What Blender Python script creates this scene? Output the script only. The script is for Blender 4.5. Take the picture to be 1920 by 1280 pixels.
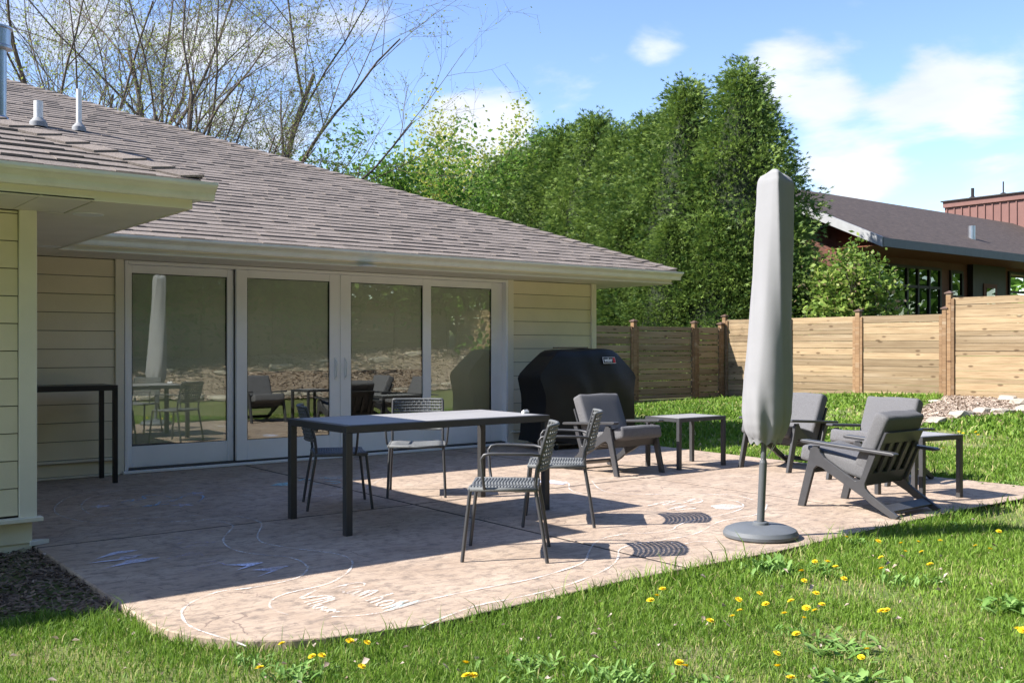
import bpy, bmesh, math, random
import numpy as np
from mathutils import Vector, Matrix
for o in list(bpy.data.objects): bpy.data.objects.remove(o)
scn = bpy.context.scene
R = math.radians
# ------------------------------------------------------------------ camera
H = 1.28; TH = R(38); FPX = 1867.0; HY = 650.0
cam_d = bpy.data.cameras.new('camera'); cam = bpy.data.objects.new('camera', cam_d)
scn.collection.objects.link(cam); scn.camera = cam
cam.location = (0, 0, H); cam.rotation_euler = (R(90), 0, -TH)
cam_d.sensor_width = 36; cam_d.lens = 36 * FPX / 1920
cam_d.shift_y = (HY - 640) / 1920
cam_d.clip_end = 2000; cam_d.clip_start = .05
# ------------------------------------------------------------------ sun and sky
KX, KY = .97, -.43                       # shadow offset per metre of height
sun_dir = Vector((-KX, -KY, 1)).normalized()
sun_el = math.asin(sun_dir.z); sun_az = math.atan2(sun_dir.x, sun_dir.y)
sl = bpy.data.lights.new('sun', 'SUN'); sl.energy = 5.0; sl.angle = R(.53); sl.color = (1, .945, .87)
so = bpy.data.objects.new('sun', sl); scn.collection.objects.link(so)
so.rotation_euler = sun_dir.to_track_quat('Z', 'Y').to_euler(); so.location = (-20, 10, 25)
SKY_STRENGTH = .125
def world():
    w = bpy.data.worlds.new('World'); scn.world = w; w.use_nodes = True
    nt = w.node_tree; N = nt.nodes; L = nt.links; N.clear()
    out = N.new('ShaderNodeOutputWorld'); bg = N.new('ShaderNodeBackground'); bg.inputs[1].default_value = SKY_STRENGTH
    sky = N.new('ShaderNodeTexSky'); sky.sky_type = 'NISHITA'; sky.sun_disc = False
    sky.sun_elevation = sun_el; sky.sun_rotation = sun_az; sky.air_density = 1.0; sky.dust_density = .5; sky.ozone_density = 1.6
    tc = N.new('ShaderNodeTexCoord')
    def vm(op, a, b=None):
        n = N.new('ShaderNodeVectorMath'); n.operation = op
        for i, v in enumerate((a, b)):
            if v is None: continue
            if hasattr(v, 'links'): L.new(v, n.inputs[i])
            else: n.inputs[i].default_value = v
        return n
    def mt(op, a, b=None, c=None):
        n = N.new('ShaderNodeMath'); n.operation = op
        for i, v in enumerate((a, b, c)):
            if v is None: continue
            if hasattr(v, 'links'): L.new(v, n.inputs[i])
            else: n.inputs[i].default_value = v
        return n.outputs[0]
    D = tc.outputs['Generated']
    sep = N.new('ShaderNodeSeparateXYZ'); L.new(D, sep.inputs[0])
    den = mt('ADD', mt('MAXIMUM', sep.outputs[2], 0), .22)
    sc = N.new('ShaderNodeVectorMath'); sc.operation = 'SCALE'; L.new(D, sc.inputs[0]); L.new(mt('DIVIDE', 1, den), sc.inputs[3])
    nz = N.new('ShaderNodeTexNoise'); nz.inputs['Scale'].default_value = 1.9; nz.inputs['Detail'].default_value = 9; nz.inputs['Roughness'].default_value = .56
    nz.inputs['Distortion'].default_value = .25
    L.new(vm('ADD', sc.outputs[0], (3.1, 1.7, 0)).outputs[0], nz.inputs['Vector'])
    val = nz.outputs[0]
    # the cloud banks that stand in this part of the sky
    for px, py, deg, wgt in ((890, 262, 3.6, .27), (1500, 140, 3.2, .2), (1810, 110, 3.8, .11), (1600, 265, 3.6, .17), (1790, 275, 4.2, .12),
                             (1560, 350, 3.2, .12), (1235, 65, 1.8, .14), (1630, 25, 2.0, .12), (650, 70, 4, .18), (430, 190, 5, .16), (40, 30, 5, .18), (1940, 370, 4, .05)):
        r = (px - 960) / FPX; d = Vector((r * math.cos(TH) + math.sin(TH), -r * math.sin(TH) + math.cos(TH), (HY - py) / FPX)).normalized()
        dt = vm('DOT_PRODUCT', D, tuple(d)).outputs['Value']
        mr = N.new('ShaderNodeMapRange'); mr.interpolation_type = 'SMOOTHSTEP'
        mr.inputs[1].default_value = math.cos(R(deg * 1.25)); mr.inputs[2].default_value = math.cos(R(deg * .15)); mr.inputs[3].default_value = 0; mr.inputs[4].default_value = wgt
        L.new(dt, mr.inputs[0]); val = mt('ADD', val, mr.outputs[0])
    mk = N.new('ShaderNodeMapRange'); mk.interpolation_type = 'SMOOTHSTEP'; mk.inputs[1].default_value = .60; mk.inputs[2].default_value = .78
    L.new(val, mk.inputs[0])
    mix = N.new('ShaderNodeMixRGB'); L.new(mt('MULTIPLY', mk.outputs[0], .88), mix.inputs[0])
    hs = N.new('ShaderNodeHueSaturation'); hs.inputs['Hue'].default_value = .512; hs.inputs['Saturation'].default_value = 1.13; hs.inputs['Value'].default_value = 1.0
    L.new(sky.outputs[0], hs.inputs['Color']); L.new(hs.outputs[0], mix.inputs[1])
    nz2 = N.new('ShaderNodeTexNoise'); nz2.inputs['Scale'].default_value = 3.2; nz2.inputs['Detail'].default_value = 6; L.new(sc.outputs[0], nz2.inputs['Vector'])
    cm = N.new('ShaderNodeMapRange'); cm.inputs[1].default_value = .35; cm.inputs[2].default_value = .65; L.new(nz2.outputs[0], cm.inputs[0])
    cc = N.new('ShaderNodeMixRGB'); cc.inputs[1].default_value = (3.3, 3.45, 3.8, 1); cc.inputs[2].default_value = (4.3, 4.35, 4.4, 1); L.new(cm.outputs[0], cc.inputs[0]); L.new(cc.outputs[0], mix.inputs[2])
    L.new(mix.outputs[0], bg.inputs[0]); L.new(bg.outputs[0], out.inputs[0])
world()
vs = scn.view_settings; vs.view_transform = 'Standard'; vs.look = 'None'; vs.gamma = 1; vs.exposure = 1.18; vs.use_curve_mapping = False
# ------------------------------------------------------------------ helpers
rng = random.Random(11); nrg = np.random.default_rng(5)
COL = scn.collection
def ray(px, py):
    r = (px - 960) / FPX
    return (r * math.cos(TH) + math.sin(TH), -r * math.sin(TH) + math.cos(TH), (HY - py) / FPX)
def at_z(px, py, z=0.0):                    # where the photograph's sight line meets the level z
    d = ray(px, py); t = (z - H) / d[2]; return (d[0] * t, d[1] * t, z)
def tag(o, label=None, cat=None, group=None, kind=None):
    if label: o['label'] = label
    if cat: o['category'] = cat
    if group: o['group'] = group
    if kind: o['kind'] = kind
    return o
def link(o, parent=None):
    COL.objects.link(o)
    if parent is not None: o.parent = parent
    return o
def empty(name, loc=(0, 0, 0), rz=0, parent=None):
    o = bpy.data.objects.new(name, None); o.empty_display_size = .1; o.location = loc; o.rotation_euler = (0, 0, rz)
    return link(o, parent)
def copy_tree(o, parent=None):
    c = o.copy(); COL.objects.link(c); c.parent = parent
    for ch in list(o.children): copy_tree(ch, c)
    return c
class MB:
    def __init__(s): s.v = []; s.f = []
    def add(s, vs, fs, M=None):
        n = len(s.v)
        s.v += [tuple(M @ Vector(p)) if M else tuple(p) for p in vs]
        s.f += [tuple(i + n for i in f) for f in fs]
        return s
    def box(s, c, d, M=None, rot=None):
        x, y, z = d[0] / 2, d[1] / 2, d[2] / 2
        vs = [(-x, -y, -z), (x, -y, -z), (x, y, -z), (-x, y, -z), (-x, -y, z), (x, -y, z), (x, y, z), (-x, y, z)]
        T = Matrix.Translation(c)
        if rot: T = T @ Matrix.Rotation(rot[2], 4, 'Z') @ Matrix.Rotation(rot[1], 4, 'Y') @ Matrix.Rotation(rot[0], 4, 'X')
        if M: T = M @ T
        return s.add(vs, [(0, 3, 2, 1), (4, 5, 6, 7), (0, 1, 5, 4), (1, 2, 6, 5), (2, 3, 7, 6), (3, 0, 4, 7)], T)
    def tube(s, pts, r, n=8, cap=True):
        pts = [Vector(p) for p in pts]; rs = r if isinstance(r, (list, tuple)) else [r] * len(pts)
        up = None; base = len(s.v)
        for i, p in enumerate(pts):
            d = (pts[min(i + 1, len(pts) - 1)] - pts[max(i - 1, 0)]).normalized()
            if up is None: up = Vector((0, 0, 1)) if abs(d.z) < .9 else Vector((1, 0, 0))
            a = d.cross(up).normalized(); b = a.cross(d).normalized(); up = b
            for k in range(n):
                t = 2 * math.pi * k / n; s.v.append(tuple(p + (a * math.cos(t) + b * math.sin(t)) * rs[i]))
        for i in range(len(pts) - 1):
            for k in range(n):
                k2 = (k + 1) % n; s.f.append((base + i * n + k, base + i * n + k2, base + (i + 1) * n + k2, base + (i + 1) * n + k))
        if cap:
            s.f.append(tuple(base + k for k in range(n))[::-1]); e = base + (len(pts) - 1) * n; s.f.append(tuple(e + k for k in range(n)))
        return s
    def prism(s, poly, a, b, axis='x'):             # polygon in the two other axes, extruded from a to b along axis
        def P(u, v, w): return {'x': (w, u, v), 'y': (u, w, v), 'z': (u, v, w)}[axis]
        n = len(poly); vs = [P(u, v, a) for u, v in poly] + [P(u, v, b) for u, v in poly]
        return s.add(vs, [tuple(range(n))[::-1], tuple(range(n, 2 * n))] + [(i, (i + 1) % n, n + (i + 1) % n, n + i) for i in range(n)])
    def lathe(s, prof, n=24, c=(0, 0, 0)):
        base = len(s.v)
        for r, z in prof:
            for k in range(n): t = 2 * math.pi * k / n; s.v.append((c[0] + r * math.cos(t), c[1] + r * math.sin(t), c[2] + z))
        for i in range(len(prof) - 1):
            for k in range(n): k2 = (k + 1) % n; s.f.append((base + i * n + k, base + i * n + k2, base + (i + 1) * n + k2, base + (i + 1) * n + k))
        s.f.append(tuple(base + k for k in range(n))[::-1]); e = base + (len(prof) - 1) * n; s.f.append(tuple(e + k for k in range(n)))
        return s
    def mesh(s, name, bevel=0, smooth=False, seg=1):
        m = bpy.data.meshes.new(name); m.from_pydata(s.v, [], s.f)
        bm = bmesh.new(); bm.from_mesh(m); bmesh.ops.recalc_face_normals(bm, faces=bm.faces)
        if bevel: bmesh.ops.bevel(bm, geom=[e for e in bm.edges if e.is_manifold and e.calc_face_angle(0) > .5], offset=bevel, segments=seg, affect='EDGES', profile=.5)
        bm.to_mesh(m); bm.free()
        if smooth:
            for p in m.polygons: p.use_smooth = True
            if smooth != True: m.set_sharp_from_angle(angle=smooth)
        return m
    def build(s, name, mat, parent=None, bevel=0, smooth=False, seg=1, loc=None):
        m = s.mesh(name, bevel, smooth, seg); m.materials.append(mat)
        o = bpy.data.objects.new(name, m); link(o, parent)
        if loc: o.location = loc
        return o
_cache = {}
def piece(name, mat, dims, loc, rot=(0, 0, 0), parent=None, bevel=0):
    key = (name, mat.name, tuple(round(d, 3) for d in dims), bevel)
    if key not in _cache:
        m = MB().box((0, 0, 0), dims).mesh(name, bevel); m.materials.append(mat); _cache[key] = m
    o = bpy.data.objects.new(name, _cache[key]); o.location = loc; o.rotation_euler = rot
    return link(o, parent)
def np_mesh(name, verts, loops, sizes, mat, attr=None, parent=None, smooth=False):
    m = bpy.data.meshes.new(name); nv = len(verts); nf = len(sizes)
    m.vertices.add(nv); m.vertices.foreach_set('co', np.asarray(verts, np.float32).ravel())
    m.loops.add(len(loops)); m.loops.foreach_set('vertex_index', np.asarray(loops, np.int32))
    m.polygons.add(nf); st = np.zeros(nf, np.int32); st[1:] = np.cumsum(sizes)[:-1]
    m.polygons.foreach_set('loop_start', st); m.polygons.foreach_set('loop_total', np.asarray(sizes, np.int32))
    m.update(calc_edges=True)
    if attr is not None:
        a = m.attributes.new('rnd', 'FLOAT', 'POINT'); a.data.foreach_set('value', np.asarray(attr, np.float32))
    if smooth: m.polygons.foreach_set('use_smooth', np.ones(nf, bool))
    m.materials.append(mat)
    o = bpy.data.objects.new(name, m); return link(o, parent)
# ------------------------------------------------------------------ materials
def mat(name, col, rough=.6, var=.12, scale=6, bump=0, bscale=40, metal=0, spec=.4, stretch=(1, 1, 1), rnd=0, col2=None, detail=5, world_co=False, island=0, dirt=None):
    m = bpy.data.materials.new(name); m.use_nodes = True; nt = m.node_tree; N = nt.nodes; L = nt.links
    b = N['Principled BSDF']; b.inputs['Roughness'].default_value = rough; b.inputs['Metallic'].default_value = metal; b.inputs['Specular IOR Level'].default_value = spec
    tc = N.new('ShaderNodeTexCoord'); oi = N.new('ShaderNodeObjectInfo'); geo = N.new('ShaderNodeNewGeometry')
    if world_co: vec = geo.outputs['Position']
    else:
        mul = N.new('ShaderNodeVectorMath'); mul.operation = 'SCALE'; mul.inputs[0].default_value = (31, 17, 23); L.new(oi.outputs['Random'], mul.inputs[3])
        ad = N.new('ShaderNodeVectorMath'); L.new(tc.outputs['Object'], ad.inputs[0]); L.new(mul.outputs[0], ad.inputs[1]); vec = ad.outputs[0]
    mp = N.new('ShaderNodeMapping'); mp.inputs['Scale'].default_value = stretch; L.new(vec, mp.inputs[0])
    nz = N.new('ShaderNodeTexNoise'); nz.inputs['Scale'].default_value = scale; nz.inputs['Detail'].default_value = detail; nz.inputs['Roughness'].default_value = .6; L.new(mp.outputs[0], nz.inputs[0])
    mr = N.new('ShaderNodeMapRange'); mr.inputs[1].default_value = .3; mr.inputs[2].default_value = .7; L.new(nz.outputs[0], mr.inputs[0])
    mx = N.new('ShaderNodeMixRGB'); L.new(mr.outputs[0], mx.inputs[0])
    c2 = col2 or tuple(min(1, c * (1 + var)) for c in col); c1 = col if col2 else tuple(c * (1 - var) for c in col)
    mx.inputs[1].default_value = (*c1, 1); mx.inputs[2].default_value = (*c2, 1); outc = mx.outputs[0]
    if rnd or island:
        s = N.new('ShaderNodeMath'); s.operation = 'ADD'
        L.new(oi.outputs['Random'], s.inputs[0])
        if island: L.new(geo.outputs['Random Per Island'], s.inputs[1])
        else: s.inputs[1].default_value = 0
        fr = N.new('ShaderNodeMath'); fr.operation = 'FRACT'; L.new(s.outputs[0], fr.inputs[0])
        k = N.new('ShaderNodeMapRange'); a = max(rnd, island); k.inputs[3].default_value = 1 - a; k.inputs[4].default_value = 1 + a; L.new(fr.outputs[0], k.inputs[0])
        hv = N.new('ShaderNodeHueSaturation'); L.new(k.outputs[0], hv.inputs['Value']); L.new(outc, hv.inputs['Color']); outc = hv.outputs[0]
    if dirt:
        dn = N.new('ShaderNodeTexNoise'); dn.inputs['Scale'].default_value = dirt[1]; dn.inputs['Detail'].default_value = 8; dn.inputs['Roughness'].default_value = .7; L.new(mp.outputs[0], dn.inputs[0])
        dm = N.new('ShaderNodeMapRange'); dm.inputs[1].default_value = dirt[2]; dm.inputs[2].default_value = dirt[3]; dm.inputs[4].default_value = dirt[4]; L.new(dn.outputs[0], dm.inputs[0])
        dx = N.new('ShaderNodeMixRGB'); L.new(dm.outputs[0], dx.inputs[0]); L.new(outc, dx.inputs[1]); dx.inputs[2].default_value = (*dirt[0], 1); outc = dx.outputs[0]
    L.new(outc, b.inputs['Base Color'])
    if bump:
        n2 = N.new('ShaderNodeTexNoise'); n2.inputs['Scale'].default_value = bscale; n2.inputs['Detail'].default_value = 6; L.new(mp.outputs[0], n2.inputs[0])
        bp = N.new('ShaderNodeBump'); bp.inputs['Strength'].default_value = min(1, bump); bp.inputs['Distance'].default_value = .01 * max(1, bump); L.new(n2.outputs[0], bp.inputs['Height']); L.new(bp.outputs[0], b.inputs['Normal'])
    return m
def wood_mat(name, c1, c2, c3):
    m = mat(name, c1, .75, col2=c2, scale=3.0, stretch=(.55, 9, 9), detail=7, rnd=.27, bump=.25, bscale=14)
    nt = m.node_tree; N = nt.nodes; L = nt.links; b = N['Principled BSDF']
    src = b.inputs['Base Color'].links[0].from_socket
    mp = [n for n in N if n.type == 'MAPPING'][0]
    m2 = N.new('ShaderNodeMapping'); m2.inputs['Scale'].default_value = (2.2, 5, 5.5); L.new(mp.inputs[0].links[0].from_socket, m2.inputs[0])
    vo = N.new('ShaderNodeTexVoronoi'); vo.inputs['Scale'].default_value = 1.2; L.new(m2.outputs[0], vo.inputs[0])
    mr = N.new('ShaderNodeMapRange'); mr.inputs[1].default_value = .10; mr.inputs[2].default_value = .19; mr.inputs[3].default_value = .8; mr.inputs[4].default_value = 0; L.new(vo.outputs['Distance'], mr.inputs[0])
    mx = N.new('ShaderNodeMixRGB'); L.new(mr.outputs[0], mx.inputs[0]); L.new(src, mx.inputs[1]); mx.inputs[2].default_value = (*c3, 1)
    # pale weathered patches
    wn = N.new('ShaderNodeTexNoise'); wn.inputs['Scale'].default_value = .9; wn.inputs['Detail'].default_value = 6; L.new(mp.outputs[0], wn.inputs[0])
    wr = N.new('ShaderNodeMapRange'); wr.inputs[1].default_value = .55; wr.inputs[2].default_value = .75; wr.inputs[4].default_value = .55; L.new(wn.outputs[0], wr.inputs[0])
    m3 = N.new('ShaderNodeMixRGB'); L.new(wr.outputs[0], m3.inputs[0]); L.new(mx.outputs[0], m3.inputs[1]); m3.inputs[2].default_value = (.40, .32, .22, 1)
    L.new(m3.outputs[0], b.inputs['Base Color']); return m
def leaf_mat(name, c1, c2, c3=None, trans=.35, rough=.55):
    m = bpy.data.materials.new(name); m.use_nodes = True; nt = m.node_tree; N = nt.nodes; L = nt.links; b = N['Principled BSDF']
    at = N.new('ShaderNodeAttribute'); at.attribute_name = 'rnd'
    cr = N.new('ShaderNodeValToRGB'); cr.color_ramp.elements[0].color = (*c1, 1); cr.color_ramp.elements[1].color = (*c2, 1)
    if c3: e = cr.color_ramp.elements.new(.9); e.color = (*c2, 1); cr.color_ramp.elements[-1].color = (*c3, 1)
    L.new(at.outputs['Fac'], cr.inputs[0]); L.new(cr.outputs[0], b.inputs['Base Color']); b.inputs['Roughness'].default_value = rough; b.inputs['Specular IOR Level'].default_value = .3
    tr = N.new('ShaderNodeBsdfTranslucent'); L.new(cr.outputs[0], tr.inputs[0]); ms = N.new('ShaderNodeMixShader'); ms.inputs[0].default_value = trans
    out = N['Material Output']; L.new(b.outputs[0], ms.inputs[1]); L.new(tr.outputs[0], ms.inputs[2]); L.new(ms.outputs[0], out.inputs[0]); return m
M_ = {}
M_['siding'] = mat('siding_paint', (.76, .68, .49), .55, .04, 3, bump=.12, bscale=90, rnd=.03)
M_['lap_shade'] = mat('lap_shadow_backing', (.09, .075, .05), .9)  # dark backing seen through the board gaps, standing in for lap shadows
M_['trim'] = mat('cream_trim_paint', (.78, .73, .59), .5, .04, 4, bump=.06, bscale=70)
M_['gutter'] = mat('gutter_enamel', (.74, .73, .65), .35, .06, 5, dirt=((.35, .31, .22), 3, .55, .8, .35))
M_['soffit'] = mat('soffit_vinyl', (.72, .68, .59), .5, .05, 3)
M_['doorwhite'] = mat('door_white_vinyl', (.84, .835, .82), .38, .03, 4)
M_['rubber'] = mat('black_gasket', (.02, .02, .02), .6)
M_['track'] = mat('dark_door_track', (.05, .05, .05), .5)
M_['shingle'] = mat('asphalt_shingle', (.192, .162, .140), .9, .22, 55, bump=.5, bscale=160, island=.15, detail=3, world_co=True)
M_['roofdeck'] = mat('roof_underlay', (.10, .085, .075), .9)
M_['pvc'] = mat('white_pvc', (.78, .78, .76), .4, .03)
M_['lead'] = mat('grey_rubber_boot', (.25, .26, .27), .6)
M_['steel'] = mat('galvanised_steel', (0.4400, 0.4560, 0.4800), .32, .08, 8, metal=.9)
M_['frame'] = mat('charcoal_powder_coat', (0.0413, 0.0413, 0.0428), .42, .08, 20, bump=.04, bscale=300)
M_['barblack'] = mat('black_powder_coat', (0.0144, 0.0144, 0.0152), .35, .1, 12)
M_['armframe'] = mat('charcoal_aluminium', (0.0540, 0.0547, 0.0590), .38, .08, 20)
M_['tabletop'] = mat('grey_woodgrain_top', (.27, .265, .265), .45, col2=(.36, .35, .345), scale=5, stretch=(1, 14, 14), rnd=.05, bump=.05, bscale=30)
M_['cushion'] = mat('grey_weave_fabric', (0.1440, 0.1440, 0.1512), .95, .18, 120, bump=.5, bscale=500, spec=.1)
M_['rope'] = mat('charcoal_rope', (0.1275, 0.1350, 0.1387), .7, .15, 40, bump=.3, bscale=300)
M_['cover'] = mat('grey_polyester_cover', (.262, .262, .270), .8, .04, 4, bump=.18, bscale=7, spec=.2)
M_['ubase'] = mat('grey_resin_base', (0.1087, 0.1200, 0.1335), .6, .07, 8, bump=.1, bscale=200)
M_['upole'] = mat('grey_pole_paint', (0.0975, 0.1050, 0.1125), .4, .05)
M_['grill'] = mat('black_vinyl_cover', (0.0096, 0.0096, 0.0112), .55, .2, 5, bump=.35, bscale=5, spec=.35)
M_['white'] = mat('white_print', (.8, .8, .8), .5, 0)
M_['red'] = mat('red_print', (.55, .03, .04), .5, 0)
M_['black'] = mat('black_plastic', (.015, .015, .015), .5)
M_['fence'] = wood_mat('cedar_fence', (.212, .143, .076), (.335, .25, .147), (.08, .045, .02))
M_['post'] = wood_mat('fence_post_wood', (.15, .085, .04), (.25, .155, .08), (.08, .04, .02))
M_['cap'] = mat('bronze_post_cap', (0.1120, 0.0700, 0.0525), .5)
M_['rock'] = mat('limestone', (0.4000, 0.3600, 0.2960), .9, .25, 3, bump=.8, bscale=14, rnd=.12)
M_['mulch'] = leaf_mat('wood_mulch', (.20, .15, .115), (.50, .41, .33), trans=0, rough=.9)
M_['darkmulch'] = leaf_mat('dark_mulch', (.05, .035, .026), (.24, .17, .12), trans=0, rough=.9)
M_['soil'] = mat('soil', (.17, .12, .085), .95, .3, 6, bump=.8, bscale=30, world_co=True)
M_['chip_bed'] = mat('mulch_ground', (.30, .235, .18), .95, .35, 14, bump=1, bscale=40, world_co=True)
M_['bark'] = mat('grey_bark', (0.0980, 0.0770, 0.0630), .9, .3, 9, bump=.8, bscale=30)
M_['twig'] = mat('twig_bark', (0.1470, 0.1190, 0.0945), .9, .2, 9)
M_['grass'] = leaf_mat('grass_blades', (.075, .165, .018), (.24, .38, .05), (.50, .42, .22), trans=.4)
M_['thuja'] = leaf_mat('arborvitae_leaf', (.028, .078, .016), (.21, .30, .06), trans=.3)
M_['thujacore'] = mat('arborvitae_dark_core', (.018, .028, .010), .9)
M_['bud'] = leaf_mat('spring_bud', (.16, .22, .04), (.34, .38, .10), trans=.5)
M_['green'] = leaf_mat('spring_leaf', (.06, .15, .02), (.19, .32, .05), trans=.5)
M_['yellowgreen'] = leaf_mat('yellow_green_leaf', (.24, .29, .04), (.48, .48, .11), trans=.5)
M_['shrubleaf'] = leaf_mat('shrub_leaf', (.09, .18, .025), (.27, .36, .07), (.45, .30, .22), trans=.4)
M_['weed'] = leaf_mat('weed_leaf', (.10, .22, .035), (.26, .42, .12), trans=.35)
M_['petal'] = mat('dandelion_petal', (.74, .56, .012), .7, .15, 60)
M_['stem'] = mat('dandelion_stem', (.16, .25, .06), .6)
M_['deadleaf'] = leaf_mat('dead_leaf', (.25, .18, .13), (.58, .48, .42), trans=.2)
M_['nroof'] = mat('neighbour_shingle', (.062, .046, .038), .9, .45, 5, world_co=True, stretch=(1, 1, 4), detail=8, bump=.4, bscale=30)
M_['nfascia'] = mat('neighbour_grey_fascia', (.10, .105, .11), .6, .08)
M_['nrake'] = mat('neighbour_pale_rake', (.30, .31, .32), .6, .08)
M_['nsoffit'] = mat('neighbour_cedar_soffit', (0.1875, 0.0638, 0.0300), .6, .2, 4, stretch=(1, 8, 1))
M_['nwall'] = mat('neighbour_brown_siding', (0.1125, 0.0450, 0.0315), .7, .15, 4)
M_['nred'] = mat('neighbour_red_metal', (.17, .082, .068), .6, .08, 3)
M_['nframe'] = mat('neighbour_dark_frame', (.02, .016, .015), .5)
M_['interior'] = mat('dim_interior', (.10, .10, .095), .8, .2, 2)
M_['blind'] = mat('blind_slat', (.84, .85, .78), .6, .03)
M_['cord'] = mat('white_cord', (.75, .73, .68), .7)
def glass_mat(name, fac, tint):
    m = bpy.data.materials.new(name); m.use_nodes = True; nt = m.node_tree; N = nt.nodes; L = nt.links; N.remove(N['Principled BSDF'])
    t = N.new('ShaderNodeBsdfTransparent'); t.inputs[0].default_value = (*tint, 1); g = N.new('ShaderNodeBsdfGlossy'); g.inputs['Roughness'].default_value = 0; g.inputs[0].default_value = (.92, .97, .9, 1)
    fr = N.new('ShaderNodeFresnel'); fr.inputs[0].default_value = 1.5; a = N.new('ShaderNodeMath'); a.operation = 'ADD'; a.use_clamp = True; L.new(fr.outputs[0], a.inputs[0]); a.inputs[1].default_value = fac
    nz = N.new('ShaderNodeTexNoise'); nz.inputs['Scale'].default_value = 1.3; bp = N.new('ShaderNodeBump'); bp.inputs['Strength'].default_value = .02; bp.inputs['Distance'].default_value = .02
    L.new(nz.outputs[0], bp.inputs['Height']); L.new(bp.outputs[0], g.inputs['Normal'])
    ms = N.new('ShaderNodeMixShader'); L.new(a.outputs[0], ms.inputs[0]); L.new(t.outputs[0], ms.inputs[1]); L.new(g.outputs[0], ms.inputs[2]); L.new(ms.outputs[0], N['Material Output'].inputs[0]); return m
M_['glass'] = glass_mat('coated_door_glass', .19, (.95, .97, .93))
M_['nglass'] = glass_mat('neighbour_glass', .10, (.3, .33, .33))
def chalk_mat(name, col, thr):
    m = bpy.data.materials.new(name); m.use_nodes = True; nt = m.node_tree; N = nt.nodes; L = nt.links; b = N['Principled BSDF']
    b.inputs['Base Color'].default_value = (*col, 1); b.inputs['Roughness'].default_value = 1; b.inputs['Specular IOR Level'].default_value = 0
    g = N.new('ShaderNodeNewGeometry'); n = N.new('ShaderNodeTexNoise'); n.inputs['Scale'].default_value = 55; n.inputs['Detail'].default_value = 6; n.inputs['Roughness'].default_value = .75; L.new(g.outputs['Position'], n.inputs[0])
    mr = N.new('ShaderNodeMapRange'); mr.inputs[1].default_value = thr - .1; mr.inputs[2].default_value = thr + .14; L.new(n.outputs[0], mr.inputs[0])
    n2 = N.new('ShaderNodeTexNoise'); n2.inputs['Scale'].default_value = 5; n2.inputs['Detail'].default_value = 4; L.new(g.outputs['Position'], n2.inputs[0])
    m2 = N.new('ShaderNodeMapRange'); m2.inputs[1].default_value = .32; m2.inputs[2].default_value = .62; m2.inputs[3].default_value = .15; L.new(n2.outputs[0], m2.inputs[0]); mm = N.new('ShaderNodeMath'); mm.operation = 'MULTIPLY'; L.new(mr.outputs[0], mm.inputs[0]); L.new(m2.outputs[0], mm.inputs[1])
    t = N.new('ShaderNodeBsdfTransparent'); ms = N.new('ShaderNodeMixShader'); L.new(mm.outputs[0], ms.inputs[0]); L.new(t.outputs[0], ms.inputs[1]); L.new(b.outputs[0], ms.inputs[2]); L.new(ms.outputs[0], N['Material Output'].inputs[0]); return m
M_['chalkwhite'] = chalk_mat('white_chalk', (.82, .81, .80), .47)
M_['chalkfaint'] = chalk_mat('faint_white_chalk', (.80, .79, .78), .50)
M_['chalkblue'] = chalk_mat('blue_chalk', (.34, .52, .72), .45)
M_['chalkcyan'] = chalk_mat('teal_chalk', (.40, .66, .70), .42)
M_['chalkpurple'] = chalk_mat('purple_chalk', (.52, .47, .70), .52)
M_['chalklav'] = chalk_mat('lavender_chalk', (.66, .68, .86), .38)
M_['chalkred'] = chalk_mat('red_chalk', (.55, .22, .2), .56)
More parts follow.
